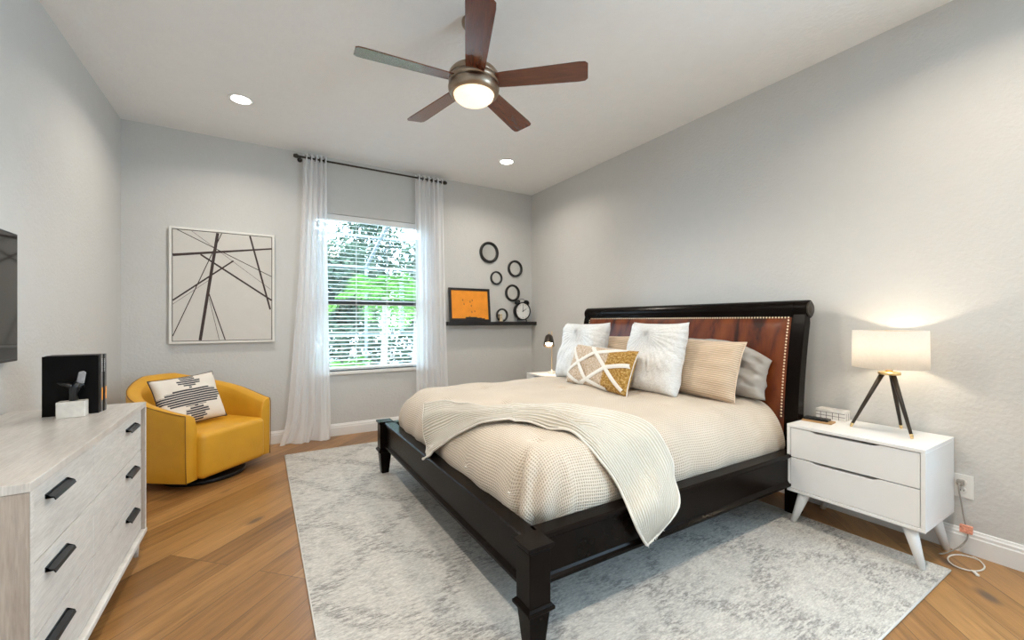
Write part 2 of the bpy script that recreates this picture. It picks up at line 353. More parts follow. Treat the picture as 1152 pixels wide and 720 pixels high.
def leaf_mat(name, a, b):
    m, nt, p = nm(name); nt.nodes.remove(p); out = nt.nodes['Material Output']
    n = N(nt, 'ShaderNodeTexNoise', Scale=4.0, Detail=3.0); nt.links.new(coords(nt), n.inputs['Vector'])
    r = ramp(nt, n.outputs['Fac'], [(0.35, a), (0.65, b)])
    d = N(nt, 'ShaderNodeBsdfDiffuse'); t = N(nt, 'ShaderNodeBsdfTranslucent'); mx = N(nt, 'ShaderNodeMixShader'); mx.inputs[0].default_value = 0.4
    nt.links.new(r.outputs[0], d.inputs[0]); nt.links.new(r.outputs[0], t.inputs[0])
    nt.links.new(d.outputs[0], mx.inputs[1]); nt.links.new(t.outputs[0], mx.inputs[2]); nt.links.new(mx.outputs[0], out.inputs[0]); return m
M['palm_leaf'] = leaf_mat('palm_leaf', (0.04, 0.11, 0.02), (0.12, 0.25, 0.05))
M['tree_leaf'] = leaf_mat('tree_leaf', (0.03, 0.05, 0.03), (0.08, 0.10, 0.07))

# ------------------------------------------------------------------ mesh helpers
def obj(name, bm, mat, parent=None, smooth=False, label=None, bevel=0, sub=0, mods=None):
    me = bpy.data.meshes.new(name); bmesh.ops.recalc_face_normals(bm, faces=bm.faces[:]) if bm.faces else None
    bm.to_mesh(me); bm.free()
    o = link(bpy.data.objects.new(name, me))
    if isinstance(mat, (list, tuple)):
        for x in mat: me.materials.append(x)
    else: me.materials.append(mat)
    if smooth:
        for p in me.polygons: p.use_smooth = True
    if parent: o.parent = parent
    if label: o['label'] = label
    if bevel:
        b = o.modifiers.new('bevel', 'BEVEL'); b.width = bevel; b.segments = 2; b.limit_method = 'ANGLE'; b.angle_limit = 0.6
    if sub:
        s = o.modifiers.new('sub', 'SUBSURF'); s.levels = sub; s.render_levels = sub
    return o
def thing(name, label, cat, loc=(0, 0, 0), rotz=0, group=None):
    o = link(bpy.data.objects.new(name, None)); o.empty_display_size = 0.1
    o.location = loc; o.rotation_euler = (0, 0, rotz); o['label'] = label; o['category'] = cat
    if group: o['group'] = group
    return o
def tag(o, label, cat, group=None):
    o['label'] = label; o['category'] = cat
    if group: o['group'] = group
    return o
def struct(name, bm, m, parent=None, smooth=False, bevel=0):
    o = obj(name, bm, m, parent, smooth, bevel=bevel)
    if not parent: o['kind'] = 'structure'
    return o
def box(bm, x0, y0, z0, x1, y1, z1, mi=0):
    vs = [bm.verts.new(p) for p in ((x0, y0, z0), (x1, y0, z0), (x1, y1, z0), (x0, y1, z0), (x0, y0, z1), (x1, y0, z1), (x1, y1, z1), (x0, y1, z1))]
    for f in ((0, 3, 2, 1), (4, 5, 6, 7), (0, 1, 5, 4), (1, 2, 6, 5), (2, 3, 7, 6), (3, 0, 4, 7)):
        bm.faces.new([vs[i] for i in f]).material_index = mi
    return bm
def B(*a): return box(bmesh.new(), *a)
def prism(bm, pts, z0, z1, axis='z'):
    """extrude a closed 2D outline"""
    def P(p, t):
        return {'z': (p[0], p[1], t), 'y': (p[0], t, p[1]), 'x': (t, p[0], p[1])}[axis]
    a = [bm.verts.new(P(p, z0)) for p in pts]; b = [bm.verts.new(P(p, z1)) for p in pts]
    n = len(pts)
    bm.faces.new(a[::-1]); bm.faces.new(b)
    for i in range(n): bm.faces.new((a[i], a[(i+1) % n], b[(i+1) % n], b[i]))
    return bm
def frustum(bm, c0, r0, c1, r1, n=24, caps=True):
    c0, c1 = Vector(c0), Vector(c1); d = (c1-c0).normalized()
    u = d.orthogonal().normalized(); v = d.cross(u)
    A = [bm.verts.new(c0+(u*math.cos(2*PI*i/n)+v*math.sin(2*PI*i/n))*r0) for i in range(n)]
    Bv = [bm.verts.new(c1+(u*math.cos(2*PI*i/n)+v*math.sin(2*PI*i/n))*r1) for i in range(n)]
    for i in range(n): bm.faces.new((A[i], A[(i+1) % n], Bv[(i+1) % n], Bv[i]))
    if caps: bm.faces.new(A[::-1]); bm.faces.new(Bv)
    return bm
def sqfrustum(bm, cx, cy, z0, h0, z1, h1):
    a = [bm.verts.new((cx+sx*h0, cy+sy*h0, z0)) for sx, sy in ((-1, -1), (1, -1), (1, 1), (-1, 1))]
    b = [bm.verts.new((cx+sx*h1, cy+sy*h1, z1)) for sx, sy in ((-1, -1), (1, -1), (1, 1), (-1, 1))]
    bm.faces.new(a[::-1]); bm.faces.new(b)
    for i in range(4): bm.faces.new((a[i], a[(i+1) % 4], b[(i+1) % 4], b[i]))
def lathe(bm, prof, n=40, c=(0, 0, 0), close=False, axis='z'):
    rings = []
    def P(r, a, t):
        x, y = r*math.cos(a), r*math.sin(a)
        q = {'z': (x, y, t), 'y': (x, t, y), 'x': (t, x, y)}[axis]
        return (q[0]+c[0], q[1]+c[1], q[2]+c[2])
    for r, z in prof:
        if r < 1e-6: rings.append([bm.verts.new(P(0, 0, z))])
        else: rings.append([bm.verts.new(P(r, 2*PI*i/n, z)) for i in range(n)])
    pairs = list(zip(rings, rings[1:]))
    if close: pairs.append((rings[-1], rings[0]))
    for a, b in pairs:
        for i in range(n):
            j = (i+1) % n
            q = [a[i % len(a)], a[j % len(a)], b[j % len(b)], b[i % len(b)]]
            q = list(dict.fromkeys(q))
            if len(q) > 2:
                try: bm.faces.new(q)
                except ValueError: pass
    return bm
def tube(bm, pts, r, n=8, caps=True):
    pts = [Vector(p) for p in pts]; rings = []
    up = None
    for i, p in enumerate(pts):
        d = (pts[min(i+1, len(pts)-1)]-pts[max(i-1, 0)]).normalized()
        if up is None: up = d.orthogonal().normalized()
        up = (up-d*up.dot(d)).normalized(); w = d.cross(up)
        rr = r[i] if isinstance(r, (list, tuple)) else r
        rings.append([bm.verts.new(p+(up*math.cos(2*PI*k/n)+w*math.sin(2*PI*k/n))*rr) for k in range(n)])
    for a, b in zip(rings, rings[1:]):
        for k in range(n): bm.faces.new((a[k], a[(k+1) % n], b[(k+1) % n], b[k]))
    if caps: bm.faces.new(rings[0][::-1]); bm.faces.new(rings[-1])
    return bm
def crom(p0, p1, p2, p3, t):
    return tuple(0.5*((2*b)+(-a+c)*t+(2*a-5*b+4*c-d)*t*t+(-a+3*b-3*c+d)*t**3) for a, b, c, d in zip(p0, p1, p2, p3))
def spline(pts, k=8):
    out = []
    for i in range(len(pts)-1):
        p0 = pts[max(i-1, 0)]; p3 = pts[min(i+2, len(pts)-1)]
        for j in range(k): out.append(crom(p0, pts[i], pts[i+1], p3, j/k))
    out.append(tuple(pts[-1])); return out
def grid_mesh(bm, G, uvs=None, wrap=False):
    V = [[bm.verts.new(p) for p in row] for row in G]
    uvl = bm.loops.layers.uv.new('UVMap') if uvs else None
    for i in range(len(G)-1):
        n = len(G[0])
        for j in range(n if wrap else n-1):
            j2 = (j+1) % n
            f = bm.faces.new((V[i][j], V[i+1][j], V[i+1][j2], V[i][j2]))
            if uvs:
                for l, (a, b) in zip(f.loops, ((i, j), (i+1, j), (i+1, j2), (i, j2))): l[uvl].uv = uvs[a][b]
    return V
def dup(root, loc, rotz=None, label=None):
    r = root.copy(); C.collection.objects.link(r); r.location = loc
    if rotz is not None: r.rotation_euler = (0, 0, rotz)
    if label: r['label'] = label
    for ch in list(root.children):
        c = ch.copy(); C.collection.objects.link(c); c.parent = r
        for g in ch.children:
            d = g.copy(); C.collection.objects.link(d); d.parent = c
    return r

# ------------------------------------------------------------------ room shell
T = 0.16
struct('floor', B(XL-T, YN-T, -0.12, XR+T, YB+T, 0.0), M['floor'])
struct('ceiling', B(XL-T, YN-T, H, XR+T, YB+T, H+0.12), M['ceiling'])
struct('wall_left', B(XL-T, YN-T, 0, XL, YB+T, H), M['wall'])
bm = bmesh.new()
box(bm, XR, YN-T, 0, XR+T, NX0, H); box(bm, XR, NX1, 0, XR+T, YB+T, H); box(bm, XR, NX0, 0, XR+T, NX1, NZ0); box(bm, XR, NX0, NZ1, XR+T, NX1, H)  # opening cut for the added fill window
struct('wall_right', bm, M['wall'])
def holed(y0, y1, x0, x1, z0, z1):
    bm = bmesh.new()
    box(bm, XL, y0, 0, x0, y1, H); box(bm, x1, y0, 0, XR, y1, H)
    box(bm, x0, y0, 0, x1, y1, z0); box(bm, x0, y0, z1, x1, y1, H); return bm
struct('wall_back', holed(YB, YB+T, WX0, WX1, WZ0, WZ1), M['wall'])
struct('wall_near', B(XL, YN-T, 0, XR, YN, H), M['wall'])
# baseboards with a stepped cap
def base_profile(): return [(0, 0), (0.018, 0), (0.018, 0.088), (0.014, 0.094), (0.014, 0.108), (0.009, 0.114), (0.006, 0.124), (0, 0.127)]
bm = bmesh.new(); prism(bm, [(YB-a, b) for a, b in base_profile()], XL+0.001, XR-0.001, 'x'); struct('baseboard_back', bm, M['trim'])
bm = bmesh.new(); prism(bm, [(XR-a, b) for a, b in base_profile()], YN, YB-0.018, 'y'); struct('baseboard_right', bm, M['trim'])
bm = bmesh.new(); prism(bm, [(XL+a, b) for a, b in base_profile()], YN, YB-0.018, 'y'); struct('baseboard_left', bm, M['trim'])

# window in the back wall
w = thing('window_1', 'x', 'window'); del w['label']; del w['category']; w['kind'] = 'structure'
bm = bmesh.new(); fy0, fy1 = YB+0.09, YB+0.14; fw = 0.035
box(bm, WX0, fy0, WZ0, WX0+fw, fy1, WZ1); box(bm, WX1-fw, fy0, WZ0, WX1, fy1, WZ1)
box(bm, WX0+fw, fy0, WZ0, WX1-fw, fy1, WZ0+fw); box(bm, WX0+fw, fy0, WZ1-fw, WX1-fw, fy1, WZ1)
obj('window_frame', bm, M['trim'], w)
obj('meeting_rail', B(WX0+fw, fy0-0.01, 1.415, WX1-fw, fy1, 1.478), M['window_frame'], w, bevel=0.003)
obj('window_pane', B(WX0+fw, fy0+0.02, WZ0+fw, WX1-fw, fy0+0.025, 1.435), M['glass'], w)
obj('window_pane', B(WX0+fw, fy0+0.03, 1.478, WX1-fw, fy0+0.035, WZ1-fw), M['glass'], w)
obj('window_sill', B(WX0-0.03, YB-0.032, WZ0-0.034, WX1+0.03, YB+0.09, WZ0), M['marble'], w, bevel=0.004)
w2 = thing('added_fill_window', 'x', 'window'); del w2['label']; del w2['category']; w2['kind'] = 'structure'  # added out of view to let daylight onto the left wall
bm = bmesh.new(); a0, a1 = XR+0.09, XR+0.14
for xx in (NX0, (NX0+NX1)/2-0.02, NX1-0.04): box(bm, a0, xx, NZ0, a1, xx+0.04, NZ1)
box(bm, a0, NX0, NZ0, a1, NX1, NZ0+0.04); box(bm, a0, NX0, NZ1-0.04, a1, NX1, NZ1)
obj('window_frame', bm, M['trim'], w2)

# ------------------------------------------------------------------ outside, seen through the window
struct('ground_outside', B(-12, YB+T+0.02, -0.3, 16, 26, -0.15), M['concrete'])
C.objects['ground_outside'].name = 'ground'
def palm(name, loc, hgt, nf, label, seed, L=1.5):
    rnd = random.Random(seed)
    t = thing(name, label, 'palm tree', loc)
    pts = [(0.05*math.sin(z*1.3), 0.04*math.cos(z*1.7)-0.04, z) for z in [hgt*i/10 for i in range(11)]]
    obj('trunk', tube(bmesh.new(), pts, [0.07-0.002*i for i in range(11)], 10), M['trunk'], t, True)
    top = Vector(pts[-1])
    for k in range(nf):
        az = 2*PI*k/nf+rnd.uniform(-.25, .25); el = rnd.uniform(0.2, 1.2); ln = L*rnd.uniform(0.8, 1.1)
        bm = bmesh.new(); sp = []
        for i in range(13):
            s = i/12; x = ln*s*math.cos(el)*(1-0.1*s); z = ln*s*math.sin(el)-ln*0.75*s*s
            sp.append(top+Vector((x*math.cos(az), x*math.sin(az), z)))
        tube(bm, sp, [0.014-0.001*i for i in range(13)], 5)
        side = Vector((-math.sin(az), math.cos(az), 0))
        for i in range(2, 25):
            s = i/24*11.99; i0 = int(s); q = sp[i0].lerp(sp[i0+1], s-i0); d = (sp[i0+1]-sp[i0]).normalized()
            for sg in (-1, 1):
                ll = 0.42*math.sin(PI*min(1, (i+1)/25))**0.6+0.05
                e = q+side*sg*ll*0.8+d*ll*0.55+Vector((0, 0, -0.16*ll*rnd.uniform(0.5, 1.6)))
                wv = d*0.02; m_ = q.lerp(e, 0.45)+Vector((0, 0, 0.03))
                v = [bm.verts.new(p) for p in (q, m_+wv, e, m_-wv)]; bm.faces.new(v)
        obj('frond', bm, M['palm_leaf'], t)
    return t
palm('palm_tree', (2.0, 8.2, -0.15), 1.85, 18, 'bright green palm with arching fronds in the middle of the window view', 3, 1.35)
palm('palm_tree', (3.3, 10.3, -0.15), 1.7, 13, 'smaller palm beyond the window, to the right of the middle palm', 5, 1.25)
palm('palm_tree', (1.0, 7.0, -0.15), 0.5, 12, 'low yellow-green palm at the lower left of the window view', 9, 0.95)
# screen enclosure: posts, sloping rafters and purlins of the pool cage
cg = thing('pool_cage', 'dark metal screen enclosure frame over the patio outside the window', 'pool cage', (0, 0, -0.15))
for x in (-1.5, 0.4, 2.3, 4.2, 6.1, 8.0):
    obj('post', B(x-0.03, 11.0, 0, x+0.03, 11.08, 2.75), M['cage'], cg)
    bm = bmesh.new(); tube(bm, [(x, 5.2, 4.6), (x, 11.04, 2.75)], 0.045, 4); obj('rafter', bm, M['cage'], cg)
for y in (6.5, 8.0, 9.5, 11.04):
    z = 4.6+(2.75-4.6)*(y-5.2)/(11.04-5.2); bm = bmesh.new(); tube(bm, [(-1.5, y, z), (8, y, z)], 0.035, 4); obj('purlin', bm, M['cage'], cg)
obj('purlin', B(-1.5, 11.02, 1.0, 8.0, 11.06, 1.06), M['cage'], cg)
def tree(loc, r, h, seed, label, n=4200):
    rnd = random.Random(seed); t = thing('tree', label, 'tree', loc, group=None)
    obj('trunk', tube(bmesh.new(), [(0, 0, 0), (0.1, 0, h*0.4), (0, 0.1, h*0.7)], [0.16, 0.12, 0.06], 8), M['trunk'], t, True)
    bm = bmesh.new()
    for _ in range(n):
        a = rnd.uniform(0, 2*PI); c_ = rnd.uniform(-1, 1); rr = r*rnd.uniform(0.35, 1)
        p = Vector((math.cos(a)*math.sqrt(1-c_*c_)*rr, math.sin(a)*math.sqrt(1-c_*c_)*rr, c_*rr*h*0.5/r*0.95+h*0.55))
        u = Vector((rnd.uniform(-1, 1), rnd.uniform(-1, 1), rnd.uniform(-1, 1))).normalized(); v_ = u.orthogonal().normalized(); s = rnd.uniform(0.07, 0.17)
        bm.faces.new([bm.verts.new(p+u*s), bm.verts.new(p+v_*s*0.55), bm.verts.new(p-u*s), bm.verts.new(p-v_*s*0.55)])
    obj('foliage', bm, M['tree_leaf'], t); return t
for i, (x, y, r, h, lb) in enumerate([(-0.6, 15, 1.45, 4.6, 'leafy tree far outside at the left edge of the window'), (2.4, 15.5, 1.45, 4.2, 'leafy tree far outside behind the left half of the palms'),
        (5.4, 15, 1.45, 4.4, 'leafy tree far outside behind the right half of the palms'), (8.4, 15.5, 1.45, 4.8, 'leafy tree far outside at the right edge of the window'),
        (0.9, 19.5, 1.6, 8.2, 'tall tree in the second row outside, left of the window middle'), (4.3, 19.5, 1.6, 8.2, 'tall tree in the second row outside, behind the window middle'), (7.8, 19.8, 1.6, 8.2, 'tall tree in the second row outside, right of the window middle')]):
    tree((x, y, -0.15), r, h, 20+i, lb)

hg = thing('hedge', 'low dark hedge along the far side of the pool cage outside', 'hedge', (3.5, 12.6, -0.15)); rnd = random.Random(77)
bm = bmesh.new()
for _ in range(3800):
    p = Vector((rnd.uniform(-5, 6), rnd.uniform(-0.5, 0.5), rnd.uniform(0.0, 1.25))); u = Vector((rnd.uniform(-1, 1), rnd.uniform(-1, 1), rnd.uniform(-1, 1))).normalized(); v_ = u.orthogonal().normalized(); q = rnd.uniform(0.06, 0.13)
    bm.faces.new([bm.verts.new(p+u*q), bm.verts.new(p+v_*q*0.6), bm.verts.new(p-u*q), bm.verts.new(p-v_*q*0.6)])
obj('foliage', bm, M['tree_leaf'], hg)
bm = bmesh.new()
for k in range(24):
    x = -4.8+k*0.46; tube(bm, [(x, 0, 0), (x+0.05, 0.03, 1.0)], 0.02, 5)
obj('stems', bm, M['trunk'], hg)['kind'] = 'stuff'

# ------------------------------------------------------------------ blinds
bl = thing('window_blind', 'white horizontal slatted blind inside the window, open', 'blind', (0, YB+0.045, 0))
bm = bmesh.new(); z = WZ0+0.07
while z < WZ1-0.085:
    a = math.radians(9)
    c_, s_ = math.cos(a)*0.0245, math.sin(a)*0.0245
    pts = [(-c_, -s_), (0, 0.003), (c_, s_), (c_, s_+0.0028), (0, 0.0058), (-c_, -s_+0.0028)]
    prism(bm, [(p[0], p[1]+z) for p in pts], WX0+0.008, WX1-0.008, 'x'); z += 0.0435
obj('slats', bm, M['blind'], bl)
obj('headrail', B(WX0+0.004, -0.03, WZ1-0.062, WX1-0.004, 0.03, WZ1-0.002), M['blind'], bl, bevel=0.004)
obj('bottom_rail', B(WX0+0.008, -0.026, WZ0+0.012, WX1-0.008, 0.026, WZ0+0.034), M['blind'], bl, bevel=0.004)
for x in (WX0+0.13, WX0+0.45, WX0+0.79, WX1-0.13):
    bm = bmesh.new()
    for yy in (-0.024, 0.024): tube(bm, [(x, yy, WZ0+0.03), (x, yy, WZ1-0.06)], 0.0016, 5)
    obj('ladder_cord', bm, M['blind'], bl)

# ------------------------------------------------------------------ curtains
RY, RZ = 4.735, 2.905
rod = thing('curtain_rod', 'thin dark bronze curtain rod with ball finials above the window', 'curtain rod', (0, 0, 0))
obj('rod', tube(bmesh.new(), [(0.31, RY, RZ), (1.90, RY, RZ)], 0.0095, 12), M['bronze'], rod, True)
for x, s in ((0.31, -1), (1.90, 1)):
    bm = bmesh.new(); lathe(bm, [(0, -0.03*1), (0.014, -0.03), (0.02, -0.018), (0.024, 0), (0.02, 0.01), (0.011, 0.018), (0.011, 0.03), (0.0, 0.03)], 16, (x, RY, RZ), axis='x')
    for v in bm.verts: v.co.x = x+(v.co.x-x)*(1 if s < 0 else -1)
    obj('finial', bm, M['bronze'], rod, True)
for x in (0.345, 1.865):
    bm = bmesh.new(); tube(bm, [(x, RY, RZ-0.004), (x, YB-0.002, RZ-0.004)], 0.007, 8); lathe(bm, [(0, 0), (0.025, 0), (0.022, -0.008), (0, -0.008)], 16, (x, YB-0.001, RZ-0.004), axis='y')
    obj('bracket', bm, M['bronze'], rod)
def curtain(name, label, x0t, x1t, x0b, x1b, folds, seed, flare=0.0, zb=0.006):
    t = thing(name, label, 'curtain', ((x0t+x1t)/2, RY, 0), group=None); ox = (x0t+x1t)/2
    nz, nx = 46, folds*12
    G = []
    for i in range(nz+1):
        s = i/nz; z = 2.945-(2.945-zb)*s; row = []
        e = s**1.6
        for j in range(nx+1):
            u = j/nx
            x = (x0t+(x1t-x0t)*u)*(1-e)+(x0b+(x1b-x0b)*u)*e
            ph = folds*2*PI*u+0.5*math.sin(seed+u*5)
            amp = 0.028*(1-0.35*s)+0.012*math.sin(u*9+seed+s*2)
            y = math.sin(ph)*amp+0.006*math.sin(ph*2.3+s*6+seed)
            if s > 0.9:   # the hem breaks on the floor towards the room
                k = (s-0.9)/0.1; y -= (0.045+0.03*math.sin(ph*0.5+seed))*k*k; x += 0.018*math.sin(ph*0.5+1)*k*k-flare*k*k*(1-u)
            if s < 0.03: y *= 0.9
            row.append((x-ox, y, z))
        G.append(row)
    bm = bmesh.new(); grid_mesh(bm, G)
    obj('panel', bm, M['sheer'], t, True)
    for k in range(folds):
        bm = bmesh.new(); xc = x0t+(x1t-x0t)*(k+0.5)/folds-ox
        a = [(0.026, 0), (0.022, 0.004), (0.018, 0), (0.022, -0.004)]
        lathe(bm, a, 20, (xc, 0, RZ), close=True, axis='x'); obj('grommet', bm, M['bronze'], t, True)
    return t
curtain('curtain', 'white sheer curtain left of the window, trailing on the floor', 0.37, 0.59, 0.20, 0.635, 5, 1.0, 0.06)
curtain('curtain', 'white sheer curtain right of the window, hanging behind the bed', 1.54, 1.885, 1.56, 1.97, 6, 2.3)

# ------------------------------------------------------------------ abstract line picture
pc = thing('picture', 'large square abstract picture of crossing dark lines in a white frame above the yellow chair', 'picture', (0, 0, 0))
x0, x1, z0, z1 = -0.706, 0.117, 1.028, 2.09; y0, y1 = 4.785, YB-0.001
bm = bmesh.new(); fw = 0.02
box(bm, x0, y0, z0, x0+fw, y1, z1); box(bm, x1-fw, y0, z0, x1, y1, z1); box(bm, x0+fw, y0, z0, x1-fw, y1, z0+fw); box(bm, x0+fw, y0, z1-fw, x1-fw, y1, z1)
obj('frame', bm, M['frame_white'], pc, bevel=0.002)
obj('backing', B(x0+fw, y0+0.012, z0+fw, x1-fw, y1, z1-fw), M['ink'], pc)
obj('canvas', B(x0+fw+0.006, y0+0.006, z0+fw+0.006, x1-fw-0.006, y0+0.02, z1-fw-0.006), M['canvas'], pc)
bm = bmesh.new()
for k, (a, b, c_, d, wd_) in enumerate([(-0.679, 1.831, 0.091, 1.953, 0.024), (-0.348, 2.062, -0.481, 1.056, 0.024), (-0.478, 1.851, 0.091, 1.441, 0.0153), (-0.680, 1.421, -0.224, 1.811, 0.0134), (-0.091, 2.062, 0.08, 1.349, 0.0153), (-0.647, 2.062, 0.09, 1.677, 0.0066), (-0.544, 2.062, 0.083, 1.549, 0.0030), (-0.317, 2.062, -0.68, 1.098, 0.0072), (-0.680, 1.386, -0.419, 1.612, 0.0030), (-0.416, 1.493, -0.29, 1.057, 0.0090), (-0.414, 1.447, -0.336, 1.058, 0.0035)]):
    d_ = Vector((c_-a, d-b)).normalized(); n_ = Vector((-d_.y, d_.x)); w0, w1 = wd_*0.5, wd_*(0.3 if k in (0,) else 0.5)
    y = y0+0.0055-0.00008*k
    vs = [bm.verts.new(p) for p in ((a+n_.x*w0, y, b+n_.y*w0), (c_+n_.x*w1, y, d+n_.y*w1), (c_-n_.x*w1, y, d-n_.y*w1), (a-n_.x*w0, y, b-n_.y*w0))]; bm.faces.new(vs)
obj('painted_lines', bm, M['ink'], pc)

# ------------------------------------------------------------------ ledge with clock, print, mirrors
SZ = 1.225
shelf = tag(obj('floating_shelf', B(1.93, 4.70, SZ-0.047, XR-0.002, YB-0.001, SZ), M['black_paint'], bevel=0.002), 'long black floating ledge on the back wall in the corner', 'shelf')
pr = thing('framed_print', 'orange print in a black frame leaning on the black ledge', 'picture', (2.262, 4.76, SZ)); pr.rotation_euler = (-0.10, 0, 0)
W2, H2 = 0.283, 0.425
bm = bmesh.new(); fw = 0.03
box(bm, -W2, -0.012, 0, -W2+fw, 0.012, H2); box(bm, W2-fw, -0.012, 0, W2, 0.012, H2); box(bm, -W2+fw, -0.012, 0, W2-fw, 0.012, fw); box(bm, -W2+fw, -0.012, H2-fw, W2-fw, 0.012, H2)
obj('frame', bm, M['black_paint'], pr, bevel=0.002)
obj('print', B(-W2+fw, -0.004, fw, W2-fw, 0.010, H2-fw), M['orange'], pr)
bm = bmesh.new()
outline = [(-W2+fw, fw), (-0.02*1, fw), (-0.02, fw+0.028)]
sil = [(-0.25, 0), (-0.25, .012), (-0.07, .012), (-0.07, .03), (-0.02, .03), (-0.02, .042), (0.0, .03), (0.09, .03), (0.09, .02), (0.15, .022), (0.16, .012), (0.20, .016), (0.20, 0)]
prism(bm, [(x, z+fw) for x, z in sil], -0.0052, -0.0042, 'y'); obj('dark_silhouette', bm, M['black_paint'], pr)
for x, z in ((-0.10, .27), (-.085, .22), (0.0, .25), (0.015, .2), (0.03, .27), (0.02, .12), (0.06, .13)):
    obj('print_mark', prism(bmesh.new(), [(x-.007, z), (x+.004, z-.012), (x+.008, z+.004), (x-.002, z+.02)], -0.0052, -0.0042, 'y'), M['orange_dark'], pr)
def mirror(cx, cz, r, y, label):
    t = thing('round_mirror', label, 'mirror', (cx, y, cz), group=None)
    w_ = r*0.24
    lathe_p = [(r, 0), (r, -0.018), (r-w_*0.3, -0.024), (r-w_, -0.020), (r-w_, 0)]
    obj('frame', lathe(bmesh.new(), lathe_p, 48, axis='y', close=True), M['black_paint'], t, True)
    obj('glass', lathe(bmesh.new(), [(0, -0.006), (r-w_+0.001, -0.006), (r-w_+0.001, -0.001), (0, -0.001)], 48, axis='y'), M['mirror'], t)
    return t
yy = YB-0.001
mirror(2.554, 2.130, 0.139, yy, 'largest round black-framed mirror, at the top of the wall cluster')
mirror(2.952, 1.943, 0.114, yy, 'round black-framed mirror at the right of the cluster, below the largest')
mirror(2.662, 1.802, 0.090, yy, 'smallest hung round black-framed mirror, in the middle of the cluster')
mirror(2.911, 1.613, 0.114, yy, 'round black-framed mirror just above the alarm clock')
mirror(2.732, SZ+0.0885, 0.0885, yy-0.03, 'small round black-framed mirror standing on the ledge behind the figurine')
fg = thing('figurine', 'tiny pale gold figurine standing on the ledge before the small mirror', 'figurine', (2.70, 4.76, SZ))
obj('body', lathe(bmesh.new(), [(0, 0), (0.026, 0), (0.028, 0.012), (0.016, 0.035), (0.020, 0.06), (0.012, 0.075), (0, 0.08)], 16), M['gold_figure'], fg, True)
obj('head', lathe(bmesh.new(), [(0, 0.072), (0.012, 0.078), (0.015, 0.09), (0.010, 0.102), (0, 0.106)], 16), M['gold_figure'], fg, True)
ck = thing('alarm_clock', 'black twin-bell alarm clock with a white face on the ledge', 'clock', (3.03, 4.765, SZ))
cr, cz = 0.121, 0.143
obj('case', lathe(bmesh.new(), [(0, 0.03), (cr, 0.03), (cr, -0.03), (cr-0.005, -0.034), (cr-0.014, -0.03), (cr-0.014, -0.02), (0, -0.02)], 48, (0, 0, cz), axis='y'), M['black_metal'], ck, True)
obj('dial', lathe(bmesh.new(), [(0, -0.0205), (cr-0.0145, -0.0205), (cr-0.0145, -0.0225), (0, -0.0225)], 48, (0, 0, cz), axis='y'), M['clock_face'], ck)
def hand(ang, ln, w_):
    bm = bmesh.new(); s, c_ = math.sin(ang), math.cos(ang)
    pts = [(-0.012, -w_), (ln, -w_*0.4), (ln, w_*0.4), (-0.012, w_)]
    prism(bm, [(a*s+b*c_, a*c_-b*s+cz) for a, b in pts], -0.026, -0.0245, 'y'); return bm
obj('minute_hand', hand(0, 0.088, 0.004), M['black_paint'], ck); obj('hour_hand', hand(PI/3, 0.068, 0.005), M['black_paint'], ck)
for k in range(12):
    bm = bmesh.new(); a = 2*PI*k/12; s, c_ = math.sin(a), math.cos(a); ln = 0.088 if k % 3 else 0.08
    pts = [(ln, -0.0018), (0.098, -0.0018), (0.098, 0.0018), (ln, 0.0018)]
    prism(bm, [(p*s+q*c_, p*c_-q*s+cz) for p, q in pts], -0.0242, -0.0226, 'y')
    obj('hour_mark', bm, M['black_paint'], ck)
for s in (-1, 1):
    bm = bmesh.new(); lathe(bm, [(0.042, 0), (0.040, 0.014), (0.030, 0.028), (0.014, 0.036), (0, 0.038), (0, 0.03), (0.03, 0.02), (0.036, 0)], 24, close=False)
    bm.transform(Matrix.Translation((s*0.070, 0, cz+0.112)) @ Matrix.Rotation(s*0.55, 4, 'Y')); obj('bell', bm, M['black_metal'], ck, True)
    bm = bmesh.new(); frustum(bm, (s*0.05, 0, cz+0.095), 0.005, (s*0.070, 0, cz+0.125), 0.005, 10); obj('bell_post', bm, M['black_metal'], ck)
    bm = bmesh.new(); frustum(bm, (s*0.06, 0, cz-0.098), 0.008, (s*0.075, 0, 0.0), 0.006, 12); obj('foot', bm, M['black_metal'], ck)
obj('handle', tube(bmesh.new(), [(0.045*math.cos(a), 0, cz+0.135+0.03*math.sin(a)) for a in [PI*i/12 for i in range(13)]], 0.003, 8), M['black_metal'], ck, True)

# ------------------------------------------------------------------ rug
RX0, RX1, RY0, RY1 = 0.187, 2.911, 0.642, 4.335
RX0, RY0 = 0.187, -0.0
rg = thing('area_rug', 'large pale grey distressed rug under the bed', 'rug', (1.55, 2.4, 0))
bm = bmesh.new(); box(bm, RX0-1.55, 0.645-2.4, 0.0005, RX1-1.55, RY1-2.4, 0.011); obj('pile', bm, M['rug'], rg, bevel=0.003)
bm = bmesh.new(); e = 0.006
tube(bm, [(RX0-1.55, 0.645-2.4, 0.006), (RX1-1.55, 0.645-2.4, 0.006)], e*0.8, 8); tube(bm, [(RX0-1.55, RY1-2.4, 0.006), (RX1-1.55, RY1-2.4, 0.006)], e*0.8, 8)
tube(bm, [(RX0-1.55, 0.645-2.4, 0.006), (RX0-1.55, RY1-2.4, 0.006)], e*0.8, 8); tube(bm, [(RX1-1.55, 0.645-2.4, 0.006), (RX1-1.55, RY1-2.4, 0.006)], e*0.8, 8)
obj('bound_edge', bm, M['canvas'], rg, True)
RUGZ = 0.0115

